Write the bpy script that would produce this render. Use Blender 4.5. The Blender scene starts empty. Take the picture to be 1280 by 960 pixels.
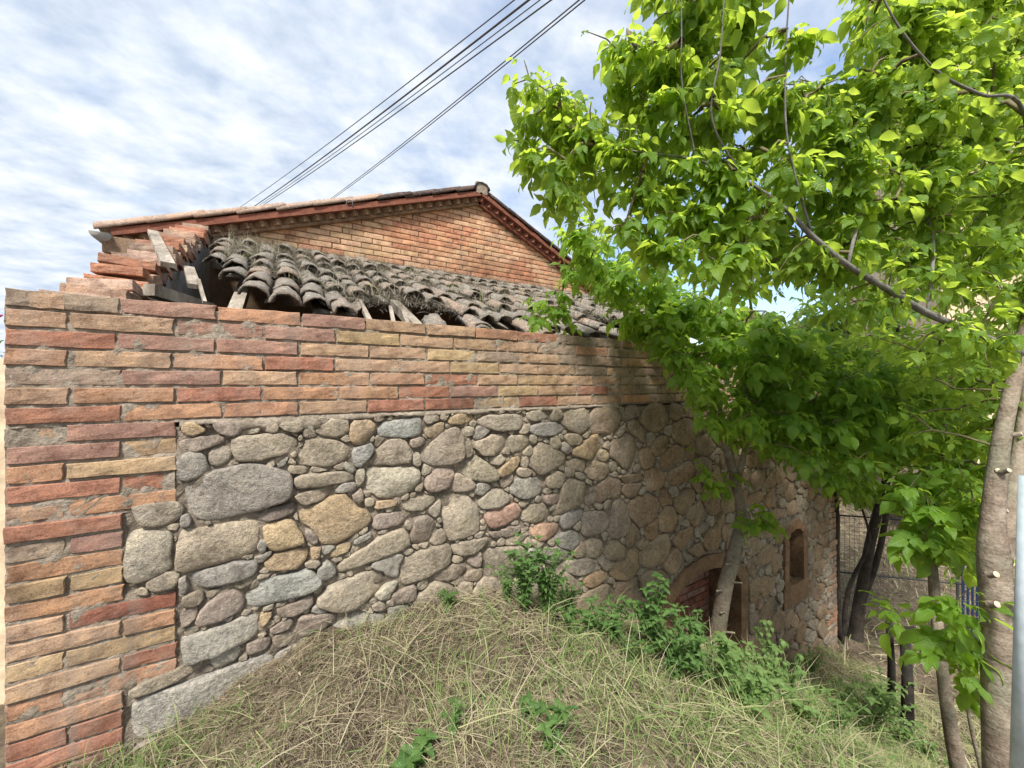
import bpy, math, random
import numpy as np
from mathutils import Matrix, Vector
random.seed(7); RNG = np.random.default_rng(7)
SC = bpy.context.scene; COL = SC.collection

# ------------------------------------------------------------------ camera, sky, sun, exposure
EYE = 1.5
CAM = np.array([0.719, -1.774, EYE]); F = 480.0
FW = np.array([0.515, 0.857, 0.0]); RT = np.array([0.857, -0.515, 0.0]); UP = np.array([0, 0, 1.0])
cd = bpy.data.cameras.new('camera'); cam = bpy.data.objects.new('camera', cd); COL.objects.link(cam)
cd.sensor_width = 36; cd.lens = F / 1280 * 36; cd.clip_start = 0.02; cd.clip_end = 3000
cam.location = CAM; cam.rotation_euler = (math.radians(90), 0, -math.atan2(0.515, 0.857))
SC.camera = cam
SC.render.resolution_x = 1024; SC.render.resolution_y = 768
SC.view_settings.view_transform = 'Standard'; SC.view_settings.look = 'None'
SC.view_settings.gamma = 1; SC.view_settings.use_curve_mapping = False
SC.view_settings.exposure = 1.0
SC.cycles.max_bounces = 8; SC.cycles.transparent_max_bounces = 8

SUN_TO = Vector((-0.40, -0.42, 0.81)).normalized()
sun_el = math.asin(SUN_TO.z); sun_rot = math.atan2(SUN_TO.x, SUN_TO.y)
sl = bpy.data.lights.new('sun', 'SUN'); sl.energy = 3.7; sl.angle = math.radians(12); sl.color = (1.0, 0.96, 0.90)
so = bpy.data.objects.new('sun', sl); COL.objects.link(so)
so.rotation_euler = SUN_TO.to_track_quat('Z', 'Y').to_euler(); so.location = (0, 0, 20)

W = bpy.data.worlds.new('World'); SC.world = W; W.use_nodes = True
nt = W.node_tree; nt.nodes.clear()
def N(t, tp, **k):
    n = t.nodes.new(tp)
    for a, b in k.items(): setattr(n, a, b)
    return n
def L(t, a, b): t.links.new(a, b)
def math_n(t, op, a, b=None, c=None, clamp=False):
    n = N(t, 'ShaderNodeMath', operation=op, use_clamp=clamp)
    for i, v in enumerate((a, b, c)):
        if v is None: continue
        if isinstance(v, (int, float)): n.inputs[i].default_value = v
        else: L(t, v, n.inputs[i])
    return n.outputs[0]
def ramp(t, fac, stops, interp='LINEAR'):
    r = N(t, 'ShaderNodeValToRGB'); r.color_ramp.interpolation = interp
    e = r.color_ramp.elements
    while len(e) < len(stops): e.new(0.5)
    for el, (p, c) in zip(e, stops):
        el.position = p; el.color = (*c, 1) if len(c) == 3 else c
    L(t, fac, r.inputs[0]); return r.outputs[0]
def noise(t, vec, scale, detail=4, rough=0.55, dist=0.0):
    n = N(t, 'ShaderNodeTexNoise'); n.inputs['Scale'].default_value = scale
    n.inputs['Detail'].default_value = detail; n.inputs['Roughness'].default_value = rough
    n.inputs['Distortion'].default_value = dist
    if vec is not None: L(t, vec, n.inputs['Vector'])
    return n.outputs['Fac']
def mixc(t, fac, a, b, mode='MIX'):
    m = N(t, 'ShaderNodeMix', data_type='RGBA', blend_type=mode)
    for i, v in ((0, fac), (6, a), (7, b)):
        if isinstance(v, (int, float)): m.inputs[i].default_value = v
        elif isinstance(v, tuple): m.inputs[i].default_value = (*v, 1) if len(v) == 3 else v
        else: L(t, v, m.inputs[i])
    return m.outputs[2]

sky = N(nt, 'ShaderNodeTexSky', sky_type='NISHITA', sun_disc=False)
sky.sun_elevation = sun_el; sky.sun_rotation = sun_rot; sky.air_density = 1.0; sky.dust_density = 1.6; sky.ozone_density = 1.5
tc = N(nt, 'ShaderNodeTexCoord'); sp = N(nt, 'ShaderNodeSeparateXYZ'); L(nt, tc.outputs['Generated'], sp.inputs[0])
zz = math_n(nt, 'ADD', math_n(nt, 'MAXIMUM', sp.outputs[2], 0.0), 0.22)
px = math_n(nt, 'DIVIDE', sp.outputs[0], zz); py = math_n(nt, 'DIVIDE', sp.outputs[1], zz)
cb = N(nt, 'ShaderNodeCombineXYZ'); L(nt, px, cb.inputs[0]); L(nt, py, cb.inputs[1])
mp = N(nt, 'ShaderNodeMapping'); mp.inputs['Rotation'].default_value = (0, 0, math.radians(28)); mp.inputs['Scale'].default_value = (1.0, 1.25, 1)
mp.inputs['Location'].default_value = (3.1, 0.4, 0)
L(nt, cb.outputs[0], mp.inputs[0])
n1 = noise(nt, mp.outputs[0], 4.2, 8, 0.58, 0.1); n2 = noise(nt, mp.outputs[0], 0.75, 2, 0.5)
cov = math_n(nt, 'ADD', math_n(nt, 'MULTIPLY', px, -0.42), 0.40)          # cloud bank thins out towards +X
fac = math_n(nt, 'ADD', math_n(nt, 'ADD', math_n(nt, 'MULTIPLY', n1, 1.5), math_n(nt, 'MULTIPLY', n2, 0.9)), cov)
cf = ramp(nt, math_n(nt, 'SUBTRACT', fac, 0.75), [(0.12, (0, 0, 0)), (0.42, (0.55,) * 3), (0.85, (1, 1, 1))], 'EASE')
n3 = noise(nt, mp.outputs[0], 6.0, 8, 0.58, 0.1)
ccol = ramp(nt, n3, [(0.30, (0.50, 0.60, 0.76)), (0.48, (0.70, 0.78, 0.89)), (0.66, (0.92, 0.95, 0.98))])
csc = N(nt, 'ShaderNodeVectorMath', operation='SCALE'); L(nt, ccol, csc.inputs[0]); csc.inputs['Scale'].default_value = 5.7
ssc = N(nt, 'ShaderNodeVectorMath', operation='SCALE'); L(nt, sky.outputs[0], ssc.inputs[0]); ssc.inputs['Scale'].default_value = 1.5
skyc = mixc(nt, cf, ssc.outputs[0], csc.outputs[0])
bg = N(nt, 'ShaderNodeBackground'); bg.inputs['Strength'].default_value = 0.10; L(nt, skyc, bg.inputs[0])
wo = N(nt, 'ShaderNodeOutputWorld'); L(nt, bg.outputs[0], wo.inputs[0])

# ------------------------------------------------------------------ pixel helpers (photo pixels -> places in the world)
def P(x, y, d): return CAM + d * (FW + (x - 640) / F * RT + (480 - y) / F * UP)
def wallpt(x, y, s=0.0):                                           # where the sight line meets the plane Y = s
    r = FW + (x - 640) / F * RT + (480 - y) / F * UP
    k = (s - CAM[1]) / r[1]; return CAM + k * r
def proj(p):
    v = np.asarray(p) - CAM; d = v @ FW
    return 640 + F * (v @ RT) / d, 480 - F * v[..., 2] / d, d
def gh(t, s):
    t = np.asarray(t, float); s = np.asarray(s, float)
    b = np.interp(t, [-3, -.5, .15, .36, .69, .95, 1.3, 1.7, 2.1, 2.4, 3.0, 3.5, 4.2, 6, 8], [-1.3, -1.28, -1.25, -1.165, -1.09, -1.07, -1.04, -1.09, -1.26, -1.42, -1.78, -2.13, -2.5, -2.85, -2.95])
    m = np.clip((2.4 - t) / 0.8, 0, 1) * np.clip(-s, 0, 3) * 0.2
    b = b - m + 0.13 * np.exp(-((s + .8) / .5) ** 2) * np.clip((t - 2.2) / .5, 0, 1) * np.clip((4.2 - t) / .8, 0, 1)
    near = np.exp(-(np.maximum(0, np.hypot(t - 2, s + 1) - 3) / 2) ** 2)
    b = b + near * (0.038 * np.sin(t * 5.1 + s * 3) * np.sin(s * 6.3 - t * 2) + 0.02 * np.sin(t * 9.3 - s * 7) * np.sin(s * 13 + 2) + 0.024 * np.sin(t * 13 + 1) * np.sin(s * 11 + t * 4) + 0.012 * np.sin(t * 23 + s * 9) * np.sin(s * 19 - t * 7))
    far = np.clip((np.hypot(t - 2, s) - 9) / 6, 0, 1)
    return EYE + b * (1 - far) + far * -2.2
def ground_px(x, y, lo=0.6, hi=9):
    ds = np.linspace(lo, hi, 800)
    pts = CAM + ds[:, None] * (FW + (x - 640) / F * RT + (480 - y) / F * UP)
    below = pts[:, 2] < gh(pts[:, 0], pts[:, 1])
    i = int(np.argmax(below)) if below.any() else 799
    return pts[i]

# ------------------------------------------------------------------ object helpers
INV = {}
def tag(o, label=None, cat=None, group=None, kind=None):
    if label: o['label'] = label
    if cat: o['category'] = cat
    if group: o['group'] = group
    if kind: o['kind'] = kind
    return o
def thing(name, loc, label, cat, group=None):
    o = bpy.data.objects.new(name, None); COL.objects.link(o); o.location = loc; o.empty_display_size = 0.2
    INV[o.name] = Matrix.Translation(-Vector(loc)); return tag(o, label, cat, group)
def link(name, me, parent=None, mw=None, color=None):
    o = bpy.data.objects.new(name, me); COL.objects.link(o)
    if parent is not None:
        o.parent = parent; o.matrix_parent_inverse = INV.get(parent.name, Matrix())
    if mw is not None: o.matrix_basis = mw
    if color is not None: o.color = (*color, 1)
    return o
def mesh(name, v, f, mat=None, smooth=False):
    me = bpy.data.meshes.new(name)
    me.from_pydata([tuple(map(float, p)) for p in v], [], [tuple(map(int, q)) for q in f])
    if mat: me.materials.append(mat)
    if smooth: me.polygons.foreach_set('use_smooth', [True] * len(me.polygons))
    return me
def fastmesh(name, v, quads=None, tris=None, mat=None, smooth=False, attr=None, uv=None):
    me = bpy.data.meshes.new(name); v = np.asarray(v, np.float32)
    loops, starts = [], []; n = 0
    for arr, k in ((quads, 4), (tris, 3)):
        if arr is None or len(arr) == 0: continue
        arr = np.asarray(arr, np.int32); loops.append(arr.ravel()); starts.append(n + np.arange(len(arr)) * k); n += arr.size
    lv = np.concatenate(loops); st = np.concatenate(starts).astype(np.int32)
    me.vertices.add(len(v)); me.vertices.foreach_set('co', v.ravel())
    me.loops.add(len(lv)); me.loops.foreach_set('vertex_index', lv)
    me.polygons.add(len(st)); me.polygons.foreach_set('loop_start', st)
    me.update(calc_edges=True); me.validate()
    if smooth: me.polygons.foreach_set('use_smooth', np.ones(len(me.polygons), bool))
    if attr is not None:
        a = me.attributes.new('tint', 'FLOAT', 'POINT'); a.data.foreach_set('value', np.asarray(attr, np.float32))
    if uv is not None:
        a = me.attributes.new('leafuv', 'FLOAT_VECTOR', 'POINT'); a.data.foreach_set('vector', np.asarray(uv, np.float32).ravel())
    if mat: me.materials.append(mat)
    return me
class MB:
    def __init__(s): s.v = []; s.f = []
    def box(s, x0, x1, y0, y1, z0, z1, m=None):
        b = len(s.v)
        c = [(x0, y0, z0), (x1, y0, z0), (x1, y1, z0), (x0, y1, z0), (x0, y0, z1), (x1, y0, z1), (x1, y1, z1), (x0, y1, z1)]
        if m is not None: c = [tuple(m @ Vector(q)) for q in c]
        s.v += c
        s.f += [tuple(b + i for i in q) for q in ((0, 3, 2, 1), (4, 5, 6, 7), (0, 1, 5, 4), (1, 2, 6, 5), (2, 3, 7, 6), (3, 0, 4, 7))]; return s
    def tube(s, pts, rad, k=7, cap=True):
        pts = [np.asarray(p, float) for p in pts]; b = len(s.v); n = len(pts)
        if np.isscalar(rad): rad = [rad] * n
        ref = np.array([0.31, 0.52, 0.79])
        for i, p in enumerate(pts):
            d = pts[min(i + 1, n - 1)] - pts[max(i - 1, 0)]; d = d / (np.linalg.norm(d) + 1e-9)
            a = np.cross(d, ref); a /= np.linalg.norm(a) + 1e-9; c = np.cross(d, a)
            for j in range(k):
                w = 2 * math.pi * j / k; s.v.append(tuple(p + rad[i] * (math.cos(w) * a + math.sin(w) * c)))
        for i in range(n - 1):
            for j in range(k):
                s.f.append((b + i * k + j, b + i * k + (j + 1) % k, b + (i + 1) * k + (j + 1) % k, b + (i + 1) * k + j))
        if cap: s.f += [tuple(b + j for j in reversed(range(k))), tuple(b + (n - 1) * k + j for j in range(k))]
        return s
    def build(s, name, mat, parent=None, smooth=False, color=None): return link(name, mesh(name, s.v, s.f, mat, smooth), parent, None, color)

# ------------------------------------------------------------------ materials
def newmat(name):
    m = bpy.data.materials.new(name); m.use_nodes = True; t = m.node_tree
    b = t.nodes['Principled BSDF']; return m, t, b
def bump(t, b, h, strength, dist=0.01):
    n = N(t, 'ShaderNodeBump'); n.inputs['Strength'].default_value = strength; n.inputs['Distance'].default_value = dist
    L(t, h, n.inputs['Height']); L(t, n.outputs[0], b.inputs['Normal'])
def gpos(t): return N(t, 'ShaderNodeNewGeometry').outputs['Position']
def mat_brick(name, smear=(0.36, 0.30, 0.24), smear_amt=0.5, scale=1.0):
    m, t, b = newmat(name); g = gpos(t); oi = N(t, 'ShaderNodeObjectInfo')
    a = noise(t, g, 16 * scale, 6, 0.62, 0.3); c = noise(t, g, 70 * scale, 5, 0.65); e = noise(t, g, 5.5 * scale, 5, 0.6, 0.4)
    f1 = noise(t, g, 230 * scale, 3, 0.6)
    v = ramp(t, a, [(0.3, (0.58, 0.52, 0.5)), (0.5, (1, 1, 1)), (0.72, (1.35, 1.3, 1.2))])
    col = mixc(t, 1.0, oi.outputs['Color'], v, 'MULTIPLY')
    dk = ramp(t, c, [(0.30, (0.35, 0.33, 0.32)), (0.43, (1, 1, 1))]); col = mixc(t, 0.8, col, dk, 'MULTIPLY')
    fk = ramp(t, f1, [(0.3, (0.72, 0.7, 0.68)), (0.7, (1.22, 1.2, 1.18))]); col = mixc(t, 1.0, col, fk, 'MULTIPLY')
    sm = ramp(t, e, [(0.5, (0, 0, 0)), (0.75, (smear_amt,) * 3)]); col = mixc(t, sm, col, smear)
    big = noise(t, g, 1.7, 5, 0.6, 0.6); col = mixc(t, 1.0, col, ramp(t, big, [(0.32, (0.66, 0.64, 0.63)), (0.5, (1, 1, 1)), (0.68, (1.16, 1.15, 1.13))]), 'MULTIPLY')
    mpz = N(t, 'ShaderNodeMapping'); mpz.inputs['Scale'].default_value = (7, 7, 0.5); L(t, g, mpz.inputs[0]); stk = noise(t, mpz.outputs[0], 1.6, 5, 0.6, 0.3)
    col = mixc(t, ramp(t, stk, [(0.54, (0, 0, 0)), (0.72, (0.5,) * 3)]), col, (0.20, 0.165, 0.135))
    L(t, col, b.inputs['Base Color']); b.inputs['Roughness'].default_value = 0.92; b.inputs['Specular IOR Level'].default_value = 0.2
    h = math_n(t, 'ADD', math_n(t, 'MULTIPLY', a, 0.8), math_n(t, 'ADD', math_n(t, 'MULTIPLY', c, 0.7), math_n(t, 'MULTIPLY', f1, 0.25)))
    bump(t, b, h, 0.55, 0.007); return m
def mat_stone():
    m, t, b = newmat('rubble stone'); g = gpos(t); oi = N(t, 'ShaderNodeObjectInfo')
    a = noise(t, g, 9, 7, 0.66, 0.5); c = noise(t, g, 55, 6, 0.7, 0.2); e = noise(t, g, 260, 3, 0.7)
    v = ramp(t, a, [(0.3, (0.6, 0.57, 0.55)), (0.5, (1, 1, 1)), (0.7, (1.3, 1.27, 1.2))])
    col = mixc(t, 1.0, oi.outputs['Color'], v, 'MULTIPLY')
    col = mixc(t, 1.0, col, ramp(t, c, [(0.3, (0.55,) * 3), (0.5, (1,) * 3), (0.7, (1.35,) * 3)]), 'MULTIPLY')
    col = mixc(t, 1.0, col, ramp(t, e, [(0.3, (0.62,) * 3), (0.72, (1.38,) * 3)]), 'MULTIPLY')
    w = noise(t, g, 4.2, 4, 0.6, 0.3)
    col = mixc(t, ramp(t, w, [(0.52, (0, 0, 0)), (0.72, (0.45,) * 3)]), col, (0.33, 0.30, 0.25))
    L(t, col, b.inputs['Base Color']); b.inputs['Roughness'].default_value = 0.9; b.inputs['Specular IOR Level'].default_value = 0.25
    h = math_n(t, 'ADD', math_n(t, 'MULTIPLY', a, 1.3), math_n(t, 'ADD', math_n(t, 'MULTIPLY', c, 0.8), math_n(t, 'MULTIPLY', e, 0.2)))
    bump(t, b, h, 0.85, 0.02); return m
def mat_simple(name, c0, c1, scale=8, rough=0.9, bmp=0.5, bd=0.01, detail=6, stretch=None, spec=0.25):
    m, t, b = newmat(name); g = gpos(t)
    if stretch:
        mp_ = N(t, 'ShaderNodeMapping'); mp_.inputs['Scale'].default_value = stretch; L(t, g, mp_.inputs[0]); g = mp_.outputs[0]
    a = noise(t, g, scale, detail, 0.62, 0.3); c = noise(t, g, scale * 7, 5, 0.65)
    col = ramp(t, a, [(0.32, c0), (0.68, c1)])
    col = mixc(t, 1.0, col, ramp(t, c, [(0.3, (0.65,) * 3), (0.7, (1.3,) * 3)]), 'MULTIPLY')
    L(t, col, b.inputs['Base Color']); b.inputs['Roughness'].default_value = rough; b.inputs['Specular IOR Level'].default_value = spec
    if bmp: bump(t, b, math_n(t, 'ADD', a, math_n(t, 'MULTIPLY', c, 0.6)), bmp, bd)
    return m
def mat_tile(name, clay, grime, lichen, amt):
    m, t, b = newmat(name); g = gpos(t); oi = N(t, 'ShaderNodeObjectInfo')
    a = noise(t, g, 7, 6, 0.65, 0.3); c = noise(t, g, 42, 6, 0.7, 0.3); e = noise(t, g, 120, 4, 0.7)
    col = mixc(t, ramp(t, math_n(t, 'ADD', a, math_n(t, 'MULTIPLY', oi.outputs['Random'], 0.2)), [(0.45 - amt * .25, (0, 0, 0)), (0.70 - amt * .2, (1, 1, 1))]), clay, grime)
    col = mixc(t, ramp(t, c, [(0.5, (0, 0, 0)), (0.63, (0.9,) * 3)]), col, lichen)
    col = mixc(t, ramp(t, e, [(0.34, (.9,) * 3), (0.46, (0, 0, 0))]), col, tuple(x * 0.35 for x in grime))
    L(t, col, b.inputs['Base Color']); b.inputs['Roughness'].default_value = 0.95; b.inputs['Specular IOR Level'].default_value = 0.15
    bump(t, b, math_n(t, 'ADD', c, math_n(t, 'MULTIPLY', e, 0.8)), 0.8, 0.014); return m
def mat_leaf(name, dark, light, trans, tmix=0.45, old=(0.10, 0.15, 0.03)):
    m, t, b = newmat(name); at = N(t, 'ShaderNodeAttribute', attribute_name='tint'); oi = N(t, 'ShaderNodeObjectInfo')
    g = gpos(t); nz = noise(t, g, 26, 3, 0.6)
    r = math_n(t, 'FRACT', math_n(t, 'ADD', at.outputs['Fac'], oi.outputs['Random']))
    f = math_n(t, 'ADD', math_n(t, 'MULTIPLY', r, 0.75), math_n(t, 'MULTIPLY', nz, 0.25), clamp=True)
    uv = N(t, 'ShaderNodeAttribute', attribute_name='leafuv'); sx = N(t, 'ShaderNodeSeparateXYZ'); L(t, uv.outputs['Vector'], sx.inputs[0])
    aw = math_n(t, 'ABSOLUTE', sx.outputs[1]); fr_ = math_n(t, 'FRACT', math_n(t, 'SUBTRACT', math_n(t, 'MULTIPLY', sx.outputs[0], 6.5), math_n(t, 'MULTIPLY', aw, 1.1)))
    ds = math_n(t, 'ABSOLUTE', math_n(t, 'SUBTRACT', fr_, 0.5)); side = math_n(t, 'LESS_THAN', ds, 0.07); midr = math_n(t, 'LESS_THAN', aw, 0.07)
    vein = math_n(t, 'MULTIPLY', math_n(t, 'MAXIMUM', math_n(t, 'MULTIPLY', side, 0.45), midr), 0.5)
    L(t, mixc(t, vein, mixc(t, f, dark, light), tuple(min(1, x * 1.5 + .03) for x in light)), b.inputs['Base Color']); b.inputs['Roughness'].default_value = 0.45; b.inputs['Specular IOR Level'].default_value = 0.3
    bump(t, b, math_n(t, 'ADD', math_n(t, 'MULTIPLY', ds, 1.6), noise(t, g, 160, 2, 0.5)), 0.35, 0.0025)
    tr = N(t, 'ShaderNodeBsdfTranslucent'); L(t, mixc(t, vein, mixc(t, f, tuple(x * 0.72 for x in trans), trans), tuple(x * 0.6 for x in trans)), tr.inputs[0])
    mx = N(t, 'ShaderNodeMixShader'); mx.inputs[0].default_value = tmix
    L(t, b.outputs[0], mx.inputs[1]); L(t, tr.outputs[0], mx.inputs[2]); L(t, mx.outputs[0], t.nodes['Material Output'].inputs[0]); return m
def mat_blades(name, stops, tmix=0.25):
    m, t, b = newmat(name); at = N(t, 'ShaderNodeAttribute', attribute_name='tint')
    c = ramp(t, at.outputs['Fac'], stops); L(t, c, b.inputs['Base Color']); b.inputs['Roughness'].default_value = 0.6; b.inputs['Specular IOR Level'].default_value = 0.3
    tr = N(t, 'ShaderNodeBsdfTranslucent'); L(t, c, tr.inputs[0]); mx = N(t, 'ShaderNodeMixShader'); mx.inputs[0].default_value = tmix
    L(t, b.outputs[0], mx.inputs[1]); L(t, tr.outputs[0], mx.inputs[2]); L(t, mx.outputs[0], t.nodes['Material Output'].inputs[0]); return m

M = dict(
    brick=mat_brick('old brick', (0.36, 0.29, 0.235), 0.42), gbrick=mat_brick('gable brick', (0.42, 0.27, 0.17), 0.35, 1.0), stone=mat_stone(),
    mortar=mat_simple('lime mortar', (0.20, 0.165, 0.125), (0.36, 0.30, 0.235), 11, 0.95, 0.9, 0.012),
    gmortar=mat_simple('gable mortar', (0.19, 0.125, 0.08), (0.31, 0.21, 0.135), 14, 0.95, 0.5),
    earthmortar=mat_simple('earth mortar', (0.13, 0.105, 0.08), (0.35, 0.29, 0.22), 14, 0.95, 1.0, 0.015),
    render=mat_simple('ochre render', (0.13, 0.08, 0.048), (0.27, 0.165, 0.095), 7, 0.95, 0.7),
    grey_render=mat_simple('grey render', (0.30, 0.29, 0.28), (0.42, 0.41, 0.40), 6, 0.95, 0.4),
    cream=mat_simple('cream render', (0.66, 0.50, 0.33), (0.76, 0.60, 0.42), 2, 0.95, 0.2),
    tile=mat_tile('lichened roof tile', (0.34, 0.215, 0.15), (0.21, 0.185, 0.155), (0.42, 0.39, 0.33), 0.45),
    vtile=mat_tile('verge tile', (0.52, 0.32, 0.22), (0.36, 0.26, 0.20), (0.52, 0.43, 0.35), 0.15),
    dtile=mat_tile('dark verge tile', (0.16, 0.085, 0.06), (0.07, 0.05, 0.045), (0.18, 0.14, 0.12), 0.5),
    clay=mat_simple('brown fired clay', (0.15, 0.055, 0.035), (0.26, 0.10, 0.06), 18, 0.85, 0.4),
    wood=mat_simple('weathered timber', (0.17, 0.14, 0.11), (0.42, 0.37, 0.30), 10, 0.9, 0.8, 0.006, 6, (1, 0.25, 0.25)),
    darkwood=mat_simple('blackened timber', (0.018, 0.015, 0.013), (0.05, 0.042, 0.036), 10, 0.9, 0.8),
    soil=mat_simple('soil and litter', (0.055, 0.04, 0.028), (0.21, 0.165, 0.11), 6, 0.98, 1.0, 0.03, 8),
    bark=None,
    greybark=mat_simple('grey green bark', (0.12, 0.115, 0.10), (0.22, 0.21, 0.185), 12, 0.85, 0.6, 0.005),
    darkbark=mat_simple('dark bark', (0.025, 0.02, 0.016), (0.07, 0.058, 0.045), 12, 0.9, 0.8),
    twig=mat_simple('twig bark', (0.10, 0.085, 0.045), (0.20, 0.17, 0.09), 20, 0.8, 0.3),
    cut=mat_simple('fresh cut wood', (0.55, 0.42, 0.28), (0.68, 0.55, 0.40), 40, 0.8, 0.3),
    leaf=mat_leaf('tree leaf', (0.085, 0.18, 0.028), (0.17, 0.28, 0.04), (0.62, 0.80, 0.085), 0.60),
    leaf2=mat_leaf('maple leaf', (0.085, 0.18, 0.028), (0.16, 0.28, 0.04), (0.58, 0.80, 0.09), 0.60),
    leafdark=mat_leaf('shade leaf', (0.05, 0.11, 0.02), (0.10, 0.19, 0.03), (0.42, 0.62, 0.06), 0.52),  # darker copy of the tree leaf, deep shade put into its colour
    weedlight=mat_leaf('sunlit weed leaf', (0.09, 0.16, 0.05), (0.19, 0.28, 0.09), (0.36, 0.54, 0.14), 0.42),  # paler copy of the weed leaf: sunlight on the right put into the colour
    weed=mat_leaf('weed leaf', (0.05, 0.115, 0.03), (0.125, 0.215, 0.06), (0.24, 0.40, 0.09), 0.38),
    hay=mat_blades('hay and grass', [(0.0, (0.10, 0.075, 0.05)), (0.25, (0.29, 0.235, 0.15)), (0.5, (0.47, 0.41, 0.28)), (0.6, (0.38, 0.38, 0.18)), (0.78, (0.18, 0.26, 0.07)), (1.0, (0.10, 0.20, 0.045))]),
    moss=mat_blades('roof thatch of dead plants', [(0.0, (0.09, 0.075, 0.06)), (0.4, (0.24, 0.21, 0.17)), (0.75, (0.42, 0.38, 0.28)), (1.0, (0.30, 0.33, 0.10))]),
)
def mat_bark():
    m, t, b = newmat('pale bark'); g = gpos(t)
    mp_ = N(t, 'ShaderNodeMapping'); mp_.inputs['Scale'].default_value = (1, 1, 3.2); L(t, g, mp_.inputs[0])
    ring = noise(t, mp_.outputs[0], 9, 4, 0.6, 0.2); a = noise(t, g, 11, 6, 0.65, 0.4); c = noise(t, g, 90, 4, 0.6); w = noise(t, g, 4, 3, 0.6)
    col = ramp(t, a, [(0.3, (0.13, 0.095, 0.068)), (0.5, (0.235, 0.185, 0.14)), (0.7, (0.34, 0.285, 0.22))])
    col = mixc(t, ramp(t, w, [(0.48, (0, 0, 0)), (0.66, (0.6,) * 3)]), col, (0.20, 0.20, 0.14))
    col = mixc(t, 1.0, col, ramp(t, ring, [(0.30, (0.68, 0.64, 0.6)), (0.42, (1,) * 3), (0.6, (1.06,) * 3)]), 'MULTIPLY')
    col = mixc(t, 1.0, col, ramp(t, c, [(0.3, (0.7,) * 3), (0.7, (1.2,) * 3)]), 'MULTIPLY')
    L(t, col, b.inputs['Base Color']); b.inputs['Roughness'].default_value = 0.88; b.inputs['Specular IOR Level'].default_value = 0.2
    bump(t, b, math_n(t, 'ADD', math_n(t, 'ADD', ring, a), math_n(t, 'MULTIPLY', c, 0.5)), 0.7, 0.01); return m
M['bark'] = mat_bark()
def plain(name, c, rough=0.6, metal=0.0):
    m, t, b = newmat(name); nz = noise(t, gpos(t), 30, 4)
    L(t, ramp(t, nz, [(0.3, tuple(x * 0.82 for x in c)), (0.7, tuple(min(1, x * 1.12) for x in c))]), b.inputs['Base Color'])
    b.inputs['Roughness'].default_value = rough; b.inputs['Metallic'].default_value = metal; return m
M['wire'] = plain('galvanised wire', (0.20, 0.20, 0.19), 0.5, 0.6); M['cable'] = plain('black cable', (0.06, 0.06, 0.065), 0.6)
M['galv'] = plain('galvanised post', (0.52, 0.60, 0.64), 0.6, 0.2); M['straw'] = plain('dry straw', (0.36, 0.31, 0.2), 0.8); M['pipe'] = plain('fibre cement pipe', (0.36, 0.34, 0.31), 0.9)
M['blue'] = plain('dark blue paint', (0.02, 0.035, 0.09), 0.5); M['pink'] = plain('pink petal', (0.62, 0.06, 0.22), 0.6)
M['holebrick'] = mat_brick('hollow brick', (0.3, 0.2, 0.15), 0.3)
M['dark'] = plain('dark opening', (0.01, 0.009, 0.008), 0.95)  # near-black colour stands in for the unlit depth of holes and windows

# ------------------------------------------------------------------ ground
xs = np.unique(np.concatenate([np.arange(-1.2, 7.5, 0.06), np.array([-600, -200, -80, -40, -20, -12, -8, -5, -3.5, -2.5, -1.8, 8, 8.6, 9.4, 10.5, 12, 15, 20, 30, 50, 90, 200, 600])]))
ys = np.unique(np.concatenate([np.arange(-3.2, 0.6, 0.06), np.arange(0.6, 10, 0.35), np.array([-600, -200, -80, -40, -20, -12, -8, -6, -5, -4.2, -3.6, 11, 13, 16, 20, 30, 50, 90, 200, 600])]))
gx, gy = np.meshgrid(xs, ys, indexing='ij'); gz = gh(gx, gy)
fine = (gx > -1) & (gx < 7.4) & (gy > -3) & (gy < .5)
gz = gz + fine * RNG.normal(0, 0.006, gz.shape)
nx, ny = gx.shape; idx = np.arange(nx * ny).reshape(nx, ny)
q = np.stack([idx[:-1, :-1], idx[1:, :-1], idx[1:, 1:], idx[:-1, 1:]], -1).reshape(-1, 4)
g = link('ground', fastmesh('ground', np.stack([gx, gy, gz], -1).reshape(-1, 3), q, None, M['soil'], True)); g['kind'] = 'structure'

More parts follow.
